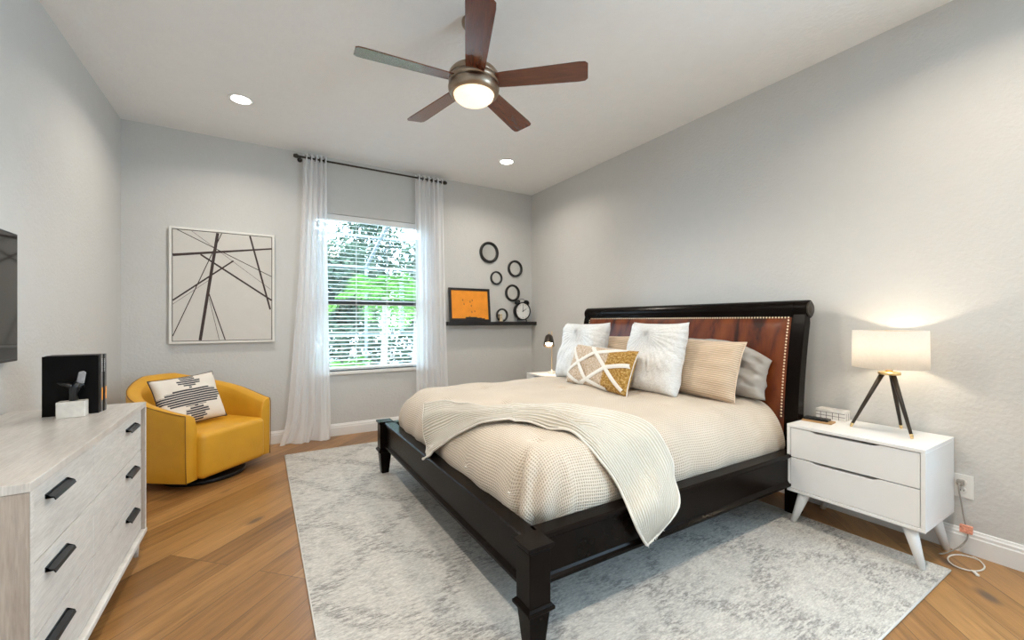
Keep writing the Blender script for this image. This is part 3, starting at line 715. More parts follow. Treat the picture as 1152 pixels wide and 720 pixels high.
# ------------------------------------------------------------------ bed
BY0, BY1 = 1.275, 3.43
bed = thing('bed', 'king bed frame in black wood with cognac leather sleigh headboard', 'bed', (0, 0, 0))
for cy in (BY0, BY1):
    bm = bmesh.new(); cx = 0.86
    box(bm, cx-0.046, cy-0.046, 0.21, cx+0.046, cy+0.046, 0.405)
    lg = obj('foot_post', bm, M['espresso'], bed, bevel=0.003)
    bm = bmesh.new(); sqfrustum(bm, cx, cy, 0.405, 0.046, 0.415, 0.054); sqfrustum(bm, cx, cy, 0.4151, 0.056, 0.43, 0.056); obj('post_cap', bm, M['espresso'], lg, bevel=0.002)
    bm = bmesh.new(); sqfrustum(bm, cx, cy, 0.178, 0.048, 0.188, 0.056); sqfrustum(bm, cx, cy, 0.1881, 0.058, 0.2, 0.058); sqfrustum(bm, cx, cy, 0.2001, 0.056, 0.21, 0.048); obj('collar', bm, M['espresso'], lg, bevel=0.002)
    bm = bmesh.new(); sqfrustum(bm, cx, cy, RUGZ, 0.028, 0.178, 0.044); obj('tapered_foot', bm, M['espresso'], lg, bevel=0.002)
def rail_prof(s):   # (outward, z) – outward positive
    return [(0, 0.225), (0.022, 0.225), (0.028, 0.231), (0.028, 0.243), (0.018, 0.251), (0.012, 0.26), (0.012, 0.392), (0.018, 0.399), (0.026, 0.405), (0.026, 0.420), (0.018, 0.425), (-0.05, 0.425), (-0.05, 0.405), (-0.012, 0.395), (-0.012, 0.235), (0, 0.235)]
RXo = 0.868; bm = bmesh.new(); prism(bm, [(RXo-a, z) for a, z in rail_prof(1)], BY0+0.047, BY1-0.047, 'y'); obj('foot_rail', bm, M['espresso'], bed)
bm = bmesh.new(); prism(bm, [(BY0+0.047-a, z) for a, z in rail_prof(1)], 0.907, 2.89, 'x'); obj('side_rail', bm, M['espresso'], bed)
bm = bmesh.new(); prism(bm, [(BY1-0.047+a, z) for a, z in rail_prof(1)], 0.907, 2.89, 'x'); obj('side_rail', bm, M['espresso'], bed)
# slats under the mattress and centre legs
obj('mattress_support', B(0.93, BY0+0.11, 0.27, 2.84, BY1-0.11, 0.30), M['espresso'], bed)
for yc in (2.0, 2.7):
    obj('support_leg', B(1.80, yc-0.02, RUGZ, 1.84, yc+0.02, 0.27), M['espresso'], bed)
# sleigh headboard: curved board swept along Y
HY0, HY1 = 1.318, 3.45
def board_front(z):   # x of the front face at height z
    t = max(0, (z-0.35)/1.0); return 2.885+0.130*t**2.1
prof = []
zz = [0.012+i*(1.28-0.012)/22 for i in range(23)]
front = [(board_front(z), z) for z in zz]
# roll over at the top (away from the bed)
rc = (board_front(1.28)+0.052, 1.312); rr = 0.060
roll = [(rc[0]+rr*math.cos(a), rc[1]+rr*math.sin(a)) for a in [math.radians(q) for q in range(200, -100, -15)]]
back = [(board_front(z)+0.075, z) for z in reversed(zz) if z < 1.24]
prof = front+roll+back
def stile(y0, y1):
    return prism(bmesh.new(), prof, y0, y1, 'y')
hb = obj('headboard', prism(bmesh.new(), [(x+0.012, z) for x, z in front if z > 0.3]+[(x+0.01, z) for x, z in roll]+[(x-0.012, z) for x, z in back if z > 0.3], HY0+0.02, HY1-0.02, 'y'), M['espresso'], bed, label='black wooden sleigh headboard')
hb.data.polygons.foreach_set('use_smooth', [False]*len(hb.data.polygons))
obj('headboard_post', stile(HY0, HY0+0.075), M['espresso'], hb, bevel=0.003); obj('headboard_post', stile(HY1-0.075, HY1), M['espresso'], hb, bevel=0.003)
top = prism(bmesh.new(), [(board_front(1.285)-0.002, 1.262)]+roll+[(board_front(1.24)+0.07, 1.24)], HY0+0.075, HY1-0.075, 'y'); obj('top_roll', top, M['espresso'], hb, bevel=0.002)
# scroll ends: flat brass-brown discs on the outer faces of the roll
for y, s in ((HY0, -1), (HY1, 1)):
    bm = bmesh.new(); lathe(bm, [(0, 0), (0.048, 0), (0.050, 0.004), (0.044, 0.008), (0.034, 0.006), (0.026, 0.009), (0, 0.011)], 32, (0, 0, 0), axis='y')
    for v in bm.verts: v.co = Vector((v.co.x+rc[0], y+s*v.co.y, v.co.z+rc[1]))
    obj('scroll_end', bm, M['bronze'], hb, True)
# leather field
G = []; ny = 60
LY0, LY1, LZ0, LZ1 = HY0+0.085, HY1-0.085, 0.42, 1.268
for i in range(31):
    z = LZ0+(LZ1-LZ0)*i/30; row = []
    for j in range(ny+1):
        y = LY0+(LY1-LY0)*j/ny; ed = min(1, min(j/ny*ny/3, (ny-j)/3, i/2, (30-i)/2))
        row.append((board_front(z)+0.010-0.018*math.sin(min(1, ed)*PI/2), y, z))
    G.append(row)
bm = bmesh.new(); grid_mesh(bm, G); obj('leather_panel', bm, M['cognac'], hb, True, label='cognac brown leather panel with dark marbling')
bm = bmesh.new(); sp = 0.020; r_ = 0.0064
def nail(y, z):
    x = board_front(z)-0.0065
    v = [bm.verts.new((x, y+r_*math.cos(a), z+r_*math.sin(a))) for a in [2*PI*k/8 for k in range(8)]]; c_ = bm.verts.new((x-0.004, y, z))
    for k in range(8): bm.faces.new((v[k], v[(k+1) % 8], c_))
y = LY0+0.012
while y < LY1-0.01: nail(y, LZ1-0.010); y += sp
z = 0.62
while z < LZ1-0.02: nail(LY0+0.010, z); nail(LY1-0.010, z); z += sp
nl = obj('nailhead_trim', bm, M['nail'], hb, True); nl['kind'] = 'stuff'

mt = tag(obj('mattress', B(1.05, 1.50, 0.302, 2.84, 3.22, 0.61), M['tufted'], bevel=0.03), 'mattress hidden beneath the waffle comforter in the bed frame', 'mattress')

# duvet surface: sheet coordinates (sx, sy) -> 3D point
DX0, DX1, DY0, DY1 = 0.91, 2.90, 1.375, 3.37
DR, DH = 0.23, 0.26
def duvet_point(sx, sy, off=0.0):
    ix0, iy0, iy1 = DX0+DR, DY0+DR, DY1-DR
    cx = max(sx, ix0); cyy = min(max(sy, iy0), iy1)
    dx, dy = sx-cx, sy-cyy
    L = math.hypot(dx, dy)
    ztop = 0.705 + 0.02*math.sin(math.pi*min(1, max(0, (cx-ix0)/(DX1-ix0)*0.9+0.1)))*math.sin(math.pi*(cyy-iy0+0.2)/(iy1-iy0+0.4))
    # soft puffs of the filling between the tufts
    ztop += 0.007*math.sin(sx*9.0+0.6)*math.sin(sy*8.0+0.4) + 0.004*math.sin(sx*17+sy*6)
    for tx, ty in TUFTS:
        d2 = (sx-tx)**2+(sy-ty)**2
        ztop -= 0.022*math.exp(-d2/0.0009) + 0.012*math.exp(-d2/0.008)
    if L < 1e-9:
        return (cx, cyy, ztop+off)
    nx, ny = dx/L, dy/L
    th = L/0.245
    phi = math.atan2(ny, nx)
    corner = abs(nx*ny)*2
    w = min(1, L/0.2)
    ruf = 0.007*w*corner*math.sin(phi*13+0.8+sx*4) + 0.007*w*math.sin((sx*nx*0+sy*abs(nx)+sx*abs(ny))*21+1.3*math.sin(sx*7+sy*5))
    # one deep crease beside the near foot corner
    if sx < ix0 and sy < iy0+0.12:
        ruf -= 0.045*w*math.exp(-((phi+2.75)/0.09)**2)
        ruf += 0.022*w*math.exp(-((phi+2.5)/0.12)**2)
    if th < math.pi/2:
        rho = DR*math.sin(th)**0.9; drop = DH*(1-math.cos(th))
        oz = math.cos(th); orr = math.sin(th)
    else:
        e = L-0.245*math.pi/2
        rho = DR-0.25*e; drop = DH+e
        oz = 0; orr = 1
    rho += ruf*orr + off*orr
    z = ztop-drop+off*oz
    return (cx+nx*rho, cyy+ny*rho, z)

TUFTS = [(1.096, 2.712), (1.354, 2.346), (1.108, 1.608), (1.66, 2.082), (1.684, 1.566), (0.808, 1.998), (1.0, 3.2), (1.55, 3.0), (2.05, 2.6), (2.15, 1.75), (0.85, 2.6), (0.83, 1.55)]
Lmax = 0.46
def clampL(sx, sy):
    ix0, iy0, iy1 = DX0+DR, DY0+DR, DY1-DR
    cx = max(sx, ix0); cy = min(max(sy, iy0), iy1); dx, dy = sx-cx, sy-cy; L = math.hypot(dx, dy)
    if L > Lmax: dx *= Lmax/L; dy *= Lmax/L
    return cx+dx, cy+dy
G, UV = [], []
st = 0.016
nx = int((2.875-(DX0+DR-Lmax))/st); ny = int((DY1-DR+Lmax-(DY0+DR-Lmax))/st)
for i in range(nx+1):
    rg_, ru = [], []
    for j in range(ny+1):
        a, b = DX0+DR-Lmax+i*st, DY0+DR-Lmax+j*st
        a2, b2 = clampL(a, b)
        p = duvet_point(a2, b2)
        p = (p[0], p[1], p[2]+0.009*noise.noise(Vector((a*3.5, b*3.5, 0.3)))+0.004*noise.noise(Vector((a*8, b*8, 2.3)))+0.0015*noise.noise(Vector((a*14, b*14, 1.3))))
        rg_.append(p); ru.append((a, b))
    G.append(rg_); UV.append(ru)
bm = bmesh.new(); grid_mesh(bm, G, UV)
cf = thing('comforter', 'beige waffle-weave comforter spread over the bed', 'comforter', (0, 0, 0))
obj('quilt', bm, M['duvet'], cf, True)
for tx, ty in TUFTS:
    p = duvet_point(tx, ty, -0.002)
    bm = bmesh.new(); lathe(bm, [(0, 0.006), (0.006, 0.005), (0.009, 0), (0.006, -0.004), (0, -0.004)], 10); bm.transform(Matrix.Translation(p)); obj('tuft', bm, M['throw'], cf, True)

# throw blanket: control grid laid over the comforter, spilling over both rails
TG = [
[(0.838, 2.44, 0.40), (0.893, 2.52, 0.44), (0.905, 2.61, 0.507), (0.922, 2.676, 0.582), (0.975, 2.80, 0.655)],
[(0.895, 2.235, 0.520), (0.915, 2.286, 0.560), (0.945, 2.37, 0.61), (0.975, 2.448, 0.665), (1.03, 2.58, 0.705)],
[(0.960, 2.07, 0.630), (0.98, 2.124, 0.655), (1.0, 2.178, 0.68), (1.023, 2.244, 0.70), (1.06, 2.334, 0.728)],
[(1.035, 1.938, 0.678), (1.054, 1.98, 0.708), (1.075, 2.022, 0.716), (1.10, 2.09, 0.727), (1.13, 2.17, 0.723)],
[(1.162, 1.806, 0.701), (1.192, 1.854, 0.727), (1.222, 1.896, 0.727), (1.258, 1.956, 0.727), (1.33, 2.06, 0.720)],
[(1.228, 1.662, 0.703), (1.264, 1.71, 0.727), (1.306, 1.764, 0.727), (1.36, 1.83, 0.727), (1.455, 1.95, 0.720)],
[(1.258, 1.529, 0.696), (1.294, 1.559, 0.715), (1.342, 1.598, 0.725), (1.408, 1.656, 0.727), (1.52, 1.77, 0.726)],
[(1.282, 1.465, 0.666), (1.348, 1.485, 0.684), (1.426, 1.513, 0.701), (1.522, 1.559, 0.715), (1.642, 1.626, 0.721)],
[(1.306, 1.385, 0.59), (1.396, 1.397, 0.614), (1.492, 1.415, 0.636), (1.594, 1.432, 0.660), (1.708, 1.455, 0.684)],
[(1.375, 1.335, 0.460), (1.455, 1.340, 0.490), (1.545, 1.350, 0.512), (1.636, 1.355, 0.535), (1.744, 1.368, 0.556)],
[(1.363, 1.262, 0.385), (1.439, 1.262, 0.415), (1.535, 1.272, 0.436), (1.625, 1.295, 0.449), (1.735, 1.345, 0.462)],
[(1.412, 1.268, 0.307), (1.467, 1.266, 0.322), (1.524, 1.264, 0.338), (1.582, 1.262, 0.354), (1.655, 1.260, 0.375)],
[(1.457, 1.272, 0.248), (1.471, 1.271, 0.256), (1.486, 1.269, 0.264), (1.5, 1.268, 0.272), (1.515, 1.267, 0.280)]]
rows = [spline(r, 6) for r in TG]
cols = list(zip(*rows)); colsF = [spline(list(c_), 7) for c_ in cols]
G = [list(r) for r in zip(*colsF)]
UV = []
for i, r in enumerate(G):
    ru = []
    for j, p in enumerate(r):
        ru.append((j/len(r)*0.36+0.0*i, i*0.014))
        n_ = Vector((-0.5, -0.3, 1))
        bunch = math.exp(-((i/len(G)-0.42)/0.20)**2)
        wv = 0.003*math.sin(j*0.9+i*0.12)+0.003*math.sin(i*0.35+j*0.3)+bunch*0.034*abs(math.sin(j*0.36+0.5*math.sin(i*0.11)+0.3))
        wv += 0.010*noise.noise(Vector((i*0.16, j*0.28, 4.2)))
        if i < 26: wv += 0.012*math.sin(j*0.5+i*0.05)
        r[j] = (p[0], p[1]-(0.002 if p[2] < 0.46 else 0), p[2]+0.008+wv) if p[2] > 0.46 else (p[0], p[1]-0.004-0.5*abs(wv), p[2])
    UV.append(ru)
bm = bmesh.new(); grid_mesh(bm, G, UV)
th = thing('throw_blanket', 'ribbed ivory knit throw draped across the foot of the bed', 'throw', (0, 0, 0))
to = obj('knit', bm, M['throw'], th, True)
so = to.modifiers.new('solid', 'SOLIDIFY'); so.thickness = 0.009; so.offset = 0.0
bm = bmesh.new()
for j in (0, len(G[0])-1):
    tube(bm, [r[j] for r in G], 0.007, 6)
tube(bm, G[0], 0.007, 6); tube(bm, G[-1], 0.007, 6)
obj('hem', bm, M['throw'], th, True)
bm = bmesh.new(); rnd = random.Random(5)
edge = [Vector(r[-1]) for r in G[-28:]]+[Vector(p) for p in G[-1][::3]]
for p in edge:
    q = p+Vector((rnd.uniform(-.006, .012), rnd.uniform(-.004, .002), -rnd.uniform(.008, .02))); tube(bm, [p, (p+q)/2+Vector((rnd.uniform(-.003, .003), 0, 0)), q], 0.0013, 4)
obj('fringe', bm, M['throw'], th)['kind'] = 'stuff'

# ------------------------------------------------------------------ pillows
def pillow_mesh(W_, H_, T_, n=28, ear=0.025, sag=0.0, wr=0.004, seed=0, sq=0.45):
    bm = bmesh.new(); uvl = bm.loops.layers.uv.new('UVMap'); V = {}
    for side in (1, -1):
        for i in range(n+1):
            for j in range(n+1):
                u, v = -1+2*i/n, -1+2*j/n
                if side == -1 and (i in (0, n) or j in (0, n)): V[(side, i, j)] = V[(1, i, j)]; continue
                e = max(0, (1-u**4)*(1-v**4))**sq
                pinch = 1-0.055*(1-abs(v)**3)*abs(u)**2; pinch2 = 1-0.055*(1-abs(u)**3)*abs(v)**2
                x = u*W_/2*pinch; z = v*H_/2*pinch2
                y = side*T_/2*e
                nn = noise.noise(Vector((u*2.2+seed, v*2.2, side*3)))*wr*3+noise.noise(Vector((u*6+seed, v*6, side)))*wr
                y += nn*min(1, e*1.6)-0.25*T_*0
                z -= sag*max(0, (u+0.3)/1.3)**2*(z+H_/2)/H_
                V[(side, i, j)] = bm.verts.new((x, y, z+H_/2))
    for side in (1, -1):
        for i in range(n):
            for j in range(n):
                k = ((i, j), (i+1, j), (i+1, j+1), (i, j+1)); 
                f = bm.faces.new([V[(side, a, b)] for a, b in k])
                for l, (a, b) in zip(f.loops, k): l[uvl].uv = ((a/n-0.5)*W_, (b/n-0.5)*H_)
    return bm
def pillow(name, label, mat, loc, W_, H_, T_, lean, yaw=0, roll=0, piping=None, **kw):
    """front faces -X; lean backwards (towards +X) by 'lean' rad"""
    t = thing(name, label, 'pillow', loc)
    t.rotation_mode = 'XYZ'
    R = Matrix.Rotation(-PI/2+yaw, 4, 'Z') @ Matrix.Rotation(-lean, 4, 'X') @ Matrix.Rotation(roll, 4, 'Y')
    t.rotation_euler = R.to_euler()
    o = obj('pillowcase', pillow_mesh(W_, H_, T_, **kw), mat, t, True)
    if piping:
        pts = []
        n = 40
        for a, b in [(u, -1) for u in [-1+2*i/n for i in range(n)]]+[(1, v) for v in [-1+2*i/n for i in range(n)]]+[(-u, 1) for u in [-1+2*i/n for i in range(n)]]+[(-1, -v) for v in [-1+2*i/n for i in range(n+1)]]:
            pts.append((a*W_/2*(1-0.055*(1-abs(b)**3)*a*a), 0, b*H_/2*(1-0.055*(1-abs(a)**3)*b*b)+H_/2))
        obj('piping', tube(bmesh.new(), pts, 0.004, 6, caps=False), piping, t, True)
    return t
# local x of the pillow runs along -Y
pillow('sleeping_pillow', 'grey linen pillow at the near end, half hidden behind the beige striped pillow', M['grey_linen'], (2.79, 1.79, 0.712), 0.66, 0.42, 0.17, 0.34, 0.0, -0.02, seed=4, wr=0.018, sag=0.15)
pillow('sleeping_pillow', 'grey linen pillow on the far side of the bed behind the square pillow', M['grey_linen'], (2.79, 2.95, 0.712), 0.66, 0.40, 0.17, 0.34, 0.0, 0.06, seed=8, wr=0.012)
pillow('sham_pillow', 'beige ribbed pillow on the near side, leaning beside the white square pillow', M['stripe_pillow'], (2.60, 1.895, 0.712), 0.68, 0.41, 0.17, 0.30, 0.03, 0.03, piping=M['stripe_pillow'], seed=2, wr=0.006)
pillow('sham_pillow', 'beige ribbed pillow on the far side, mostly hidden between the white square pillows', M['stripe_pillow'], (2.60, 2.83, 0.712), 0.68, 0.41, 0.17, 0.30, -0.03, 0.0, piping=M['stripe_pillow'], seed=5, wr=0.006)
pillow('square_pillow', 'white tufted square pillow nearer the camera, right of the lumbar pillow', M['tufted'], (2.40, 2.085, 0.705), 0.50, 0.54, 0.19, 0.26, 0.0, 0.0, seed=11, wr=0.008)
pillow('square_pillow', 'white tufted square pillow at the far left of the bed', M['tufted'], (2.40, 2.88, 0.708), 0.58, 0.53, 0.19, 0.26, 0.0, -0.01, seed=14, wr=0.008)
lp = pillow('lumbar_pillow', 'tan woven lumbar pillow with white diamond bands and gold tufted patches', M['lumbar'], (2.18, 2.41, 0.712), 0.68, 0.34, 0.15, 0.36, 0.0, 0.03, piping=M['lumbar_band'], seed=17, wr=0.004)
def band_on(W_, H_, T_, a, b, w_):
    """flat woven ribbon lying on the front (-y local) face between two uv points"""
    G = []
    a, b = Vector(a), Vector(b); d = (b-a).normalized(); nrm = Vector((-d.y, d.x)); L = (b-a).length
    k = 26
    for i in range(k+1):
        row = []
        for s in (-1, -0.4, 0.4, 1):
            q = a+(b-a)*i/k+nrm*w_/2*s; u, v = max(-1, min(1, q.x/(W_/2))), max(-1, min(1, q.y/(H_/2)))
            e = max(0, (1-u**4)*(1-v**4))**0.45
            x = u*W_/2*(1-0.055*(1-abs(v)**3)*u*u); z = v*H_/2*(1-0.055*(1-abs(u)**3)*v*v)+H_/2
            row.append((x, -T_/2*e-0.010*(1-0.6*abs(s))-0.002, z))
        G.append(row)
    bm = bmesh.new(); grid_mesh(bm, G); return bm
# u runs towards -Y (right in the photo)
for pts_ in (((-0.33, 0.14), (-0.04, -0.12), (0.17, -0.165)), ((-0.33, -0.09), (-0.03, 0.10), (0.27, 0.165)), ((-0.09, 0.165), (0.13, 0.0), (0.32, -0.14)), ((-0.12, -0.165), (-0.04, -0.12), (0.13, 0.0), (0.335, 0.045)), ((-0.33, -0.09), (-0.12, -0.165))):
    for a, b in zip(pts_, pts_[1:]):
        obj('woven_band', band_on(0.68, 0.34, 0.15, a, b, 0.031), M['lumbar_band'], lp, True)

# ------------------------------------------------------------------ nightstands
def nightstand(label, loc):
    """origin: centre of footprint on the floor, front faces -X"""
    t = thing('nightstand', label, 'nightstand', loc)
    D, W_ = 0.225, 0.3105; zb, zt = 0.203, 0.609
    bm = bmesh.new(); th_ = 0.018
    box(bm, -D, -W_, zt-th_, D, W_, zt); box(bm, -D, -W_, zb, D, W_, zb+th_)
    box(bm, -D, -W_, zb+th_, D, -W_+th_, zt-th_); box(bm, -D, W_-th_, zb+th_, D, W_, zt-th_); box(bm, D-0.01, -W_+th_, zb+th_, D, W_-th_, zt-th_)
    obj('body', bm, M['white_gloss'], t, bevel=0.002)
    zm = (zb+zt)/2+0.004
    for k, (z0_, z1_) in enumerate(((zb+th_+0.003, zm-0.002), (zm+0.003, zt-th_-0.004))):
        yo, x0_ = W_-th_-0.003, -D+0.004
        # drawer front with a long shallow finger notch in its top edge
        a = yo-0.10 if k == 0 else yo-0.10
        pts = [(-yo, z0_), (yo, z0_), (yo, z1_), (a, z1_), (a-0.03, z1_-0.010), (-a*0.55, z1_-0.010), (-a*0.55-0.03, z1_), (-yo, z1_)]
        bm = prism(bmesh.new(), pts, x0_, x0_+0.018, 'x'); obj('drawer', bm, M['white_gloss'], t, bevel=0.0015)
        obj('drawer_box', B(x0_+0.02, -yo+0.005, z0_, D-0.012, yo-0.005, z1_-0.012), M['trim'], t)
    for sx in (-1, 1):
        for sy in (-1, 1):
            bm = bmesh.new(); zf = 0.0
            frustum(bm, (sx*(D-0.055), sy*(W_-0.075), zb), 0.031, (sx*(D-0.035)+0, sy*(W_-0.02), zf+(RUGZ if sx < 0 else 0)), 0.015, 20)
            obj('leg', bm, M['white_gloss'], t, True)
    return t
NSX, NSY = 2.981, 1.0055
ns = nightstand('white two-drawer nightstand on splayed legs beside the near end of the headboard', (NSX, NSY, 0))
dup(ns, (NSX, 3.92, 0), 0, 'white nightstand beyond the far side of the bed, only a corner of its top showing')
NZ = 0.6095

# tripod lamp
lx, ly = 3.045, 0.918
tl = thing('table_lamp', 'lit tripod table lamp with white drum shade on the near nightstand', 'lamp', (lx, ly, NZ))
feet = [(-0.045, 0.172), (-0.085, -0.125), (0.155, -0.01)]
for i, (fx, fy) in enumerate(feet):
    fx *= 0.93; fy *= 0.93
    bm = bmesh.new(); frustum(bm, (fx, fy, 0.012), 0.0075, (fx*0.18, fy*0.18, 0.325), 0.0125, 16); lg = obj('leg', bm, M['bronze'], tl, True)
    bm = bmesh.new(); frustum(bm, (fx*1.02, fy*1.02, 0.0), 0.0065, (fx*0.975, fy*0.975, 0.022), 0.0085, 16); obj('foot_tip', bm, M['brass'], lg, True)
obj('platform', lathe(bmesh.new(), [(0, 0.322), (0.048, 0.322), (0.05, 0.327), (0.05, 0.334), (0.046, 0.338), (0.02, 0.340), (0, 0.340)], 32), M['brass'], tl, True)
obj('socket', lathe(bmesh.new(), [(0, 0.34), (0.017, 0.34), (0.017, 0.385), (0.012, 0.39), (0, 0.39)], 20), M['brass'], tl, True)
obj('bulb', lathe(bmesh.new(), [(0, 0.39), (0.012, 0.392), (0.028, 0.42), (0.03, 0.44), (0.02, 0.465), (0, 0.475)], 20), M['bulb'], tl, True)
sh = obj('lamp_shade', lathe(bmesh.new(), [(0.166, 0.362), (0.163, 0.572), (0.1615, 0.572), (0.1645, 0.362)], 56, close=True), M['shade'], tl, True)
bm = bmesh.new()
for z in (0.364, 0.570):
    for a in range(3):
        ang = a*2*PI/3+0.4; tube(bm, [(0, 0, 0.385 if z < 0.4 else z), (0.163*math.cos(ang), 0.163*math.sin(ang), z)], 0.0015, 5)
obj('shade_spider', bm, M['brass'], tl)
pl = bpy.data.lights.new('lamp_glow', 'POINT'); pl.energy = 7.5; pl.color = (1.0, 0.84, 0.64); pl.shadow_soft_size = 0.035
po = link(bpy.data.objects.new('lamp_glow', pl)); po.location = (0, 0, 0.455); po.parent = tl

# marble box with dark inlay
mb = thing('trinket_box', 'small white box with dark grid inlay at the back of the near nightstand', 'box', (3.135, 1.225, NZ), 0.03)
obj('base', B(-0.04, -0.078, 0, 0.04, 0.078, 0.045), M['marble'], mb, bevel=0.002)
obj('lid', B(-0.042, -0.08, 0.046, 0.042, 0.08, 0.062), M['marble'], mb, bevel=0.002)
bm = bmesh.new()
for y in (-0.045, -0.012, 0.02, 0.052): box(bm, -0.0406, y-0.0012, 0.002, -0.0399, y+0.0012, 0.045)
box(bm, -0.0406, -0.078, 0.022, -0.0399, 0.078, 0.0244); box(bm, -0.0406, -0.078, 0.043, -0.0399, 0.078, 0.0455)
for x in (-0.02, 0.01): box(bm, x-0.0012, -0.0786, 0.002, x+0.0012, -0.0779, 0.045)
obj('inlay', bm, M['ink'], mb)
ph = thing('wooden_tray', 'small tan wooden tray at the front of the near nightstand', 'tray', (2.965, 1.235, NZ), 0.12)
obj('base', B(-0.042, -0.078, 0, 0.042, 0.078, 0.010), M['tan_wood'], ph, bevel=0.003)
rc_ = thing('remote_control', 'black slab remote with ridged buttons lying on the wooden tray', 'remote', (2.968, 1.245, NZ+0.0105), 0.12)
obj('case', B(-0.033, -0.066, 0, 0.033, 0.066, 0.012), M['black_metal'], rc_, bevel=0.003)
bm = bmesh.new()
for y in (-0.045, -0.015, 0.015, 0.045): box(bm, -0.024, y-0.010, 0.012, 0.024, y+0.010, 0.0145)
obj('buttons', bm, M['black_paint'], rc_)

# far bedside lamp
sl = thing('desk_lamp', 'small lit bronze lamp with tapered shade on the far nightstand', 'lamp', (2.985, 4.03, NZ))
TLT = Matrix.Translation((-0.02, 0.03, 0.45)) @ Matrix.Rotation(0.6, 4, Vector((-0.8, 0.6, 0))) @ Matrix.Translation((0, 0, -0.45))
obj('base', lathe(bmesh.new(), [(0, 0), (0.05, 0), (0.05, 0.012), (0.045, 0.018), (0.012, 0.02), (0.010, 0.045), (0, 0.045)], 28), M['marble'], sl, True)
obj('stem', tube(bmesh.new(), [(0, 0, 0.04), (0, 0, 0.50)], 0.0045, 10), M['brass'], sl, True)
obj('lamp_shade', lathe(bmesh.new(), [(0.066, 0.315), (0.064, 0.33), (0.046, 0.43), (0.034, 0.448), (0, 0.452), (0, 0.447), (0.032, 0.443), (0.044, 0.428), (0.062, 0.33), (0.064, 0.315)], 28, (0, 0, 0)), M['bronze'], sl, True).matrix_local = TLT
obj('arm', tube(bmesh.new(), [(0, 0, 0.455), (-0.02, 0.03, 0.455)], 0.005, 8), M['brass'], sl)
obj('finial', tube(bmesh.new(), [(-0.02, 0.03, 0.448), (-0.02, 0.03, 0.49)], 0.005, 8), M['brass'], sl)
obj('bulb', lathe(bmesh.new(), [(0, 0.312), (0.03, 0.318), (0.042, 0.34), (0.03, 0.37), (0, 0.39)], 16, (0, 0, 0)), M['bulb'], sl, True).matrix_local = TLT
p2 = bpy.data.lights.new('desk_lamp_glow', 'SPOT'); p2.energy = 6; p2.color = (1, 0.8, 0.56); p2.shadow_soft_size = 0.025; p2.spot_size = 2.2; p2.spot_blend = 0.5
po = link(bpy.data.objects.new('desk_lamp_glow', p2)); po.matrix_local = TLT @ Matrix.Translation((0, 0, 0.305)); po.parent = sl

# ------------------------------------------------------------------ outlet, plug and cord
ot = thing('wall_outlet', 'white duplex outlet on the right wall behind the near nightstand', 'outlet', (XR, 0.668, 0.35))
obj('cover_plate', B(-0.006, -0.042, -0.062, -0.0005, 0.042, 0.062), M['white_plastic'], ot, bevel=0.002)
for dz in (0.022, -0.022):
    rcp = obj('receptacle', lathe(bmesh.new(), [(0, -0.009), (0.016, -0.009), (0.0175, -0.006), (0, -0.006)], 20, (0, 0, dz), axis='x'), M['white_plastic'], ot)
    bm = bmesh.new(); box(bm, -0.0095, -0.007, dz-0.004, -0.0089, -0.0045, dz+0.005); box(bm, -0.0095, 0.0045, dz-0.004, -0.0089, 0.007, dz+0.005)
    if dz < 0: obj('slots', bm, M['ink'], rcp)
    else: bm.free()
pg = thing('lamp_cord', 'grey lamp cord from the outlet trailing in a loop on the floor', 'cord', (0, 0, 0))
obj('plug', B(XR-0.038, 0.672-0.014, 0.372-0.014, XR-0.0095, 0.672+0.014, 0.372+0.014), M['cord_grey'], pg, bevel=0.005)
obj('cord', tube(bmesh.new(), spline([(XR-0.036, 0.672, 0.370), (XR-0.052, 0.672, 0.345), (XR-0.048, 0.665, 0.28), (XR-0.045, 0.655, 0.20), (XR-0.04, 0.648, 0.15), (XR-0.05, 0.64, 0.10), (3.16, 0.66, 0.05), (3.10, 0.70, 0.012), (3.07, 0.72, 0.006)], 8), 0.0035, 8), M['cord_grey'], pg, True)
obj('tag', B(XR-0.075, 0.618, 0.125, XR-0.055, 0.665, 0.165), M['tag'], pg, label='pink and orange paper tag', bevel=0.002)
cl = []
for i in range(30):
    a = -0.4+2*PI*1.05*i/29; cl.append((3.075+0.075*math.cos(a)*1.25, 0.625+0.062*math.sin(a), 0.0045+0.0035*(i > 26)))
cc = thing('cable_tie_cord', 'white cord looped on the floor boards by the nightstand leg', 'cord', (0, 0, 0))
obj('cord', tube(bmesh.new(), cl, 0.0035, 8), M['cord_white'], cc, True)
bm = bmesh.new(); box(bm, -0.022, -0.007, 0.001, 0.022, 0.007, 0.009); bm.transform(Matrix.Translation((2.985, 0.575, 0)) @ Matrix.Rotation(0.6, 4, 'Z')); obj('end_clip', bm, M['white_plastic'], cc, bevel=0.002)

# ------------------------------------------------------------------ dresser
DXF, DYN, DYF, DXB, DZ = -0.53, 1.625, 2.945, XL+0.006, 0.80
dr = thing('dresser', 'long whitewashed six-drawer dresser with black edge pulls against the left wall', 'dresser', (0, 0, 0))
obj('top', B(DXB, DYN, DZ-0.025, DXF, DYF, DZ), M['dresser_top'], dr, bevel=0.0015)
obj('side_panel', B(DXB, DYN+0.002, 0.125, DXF-0.002, DYN+0.022, DZ-0.0255), M['dresser_side'], dr, label='greige oak end panel')
obj('side_panel', B(DXB, DYF-0.022, 0.125, DXF-0.002, DYF-0.002, DZ-0.0255), M['dresser_side'], dr, label='greige oak end panel')
bm = bmesh.new(); box(bm, DXF-0.001, DYN+0.001, 0.125, DXF+0.0005, DYN+0.021, DZ-0.0255); box(bm, DXF-0.001, DYF-0.021, 0.125, DXF+0.0005, DYF-0.001, DZ-0.0255)
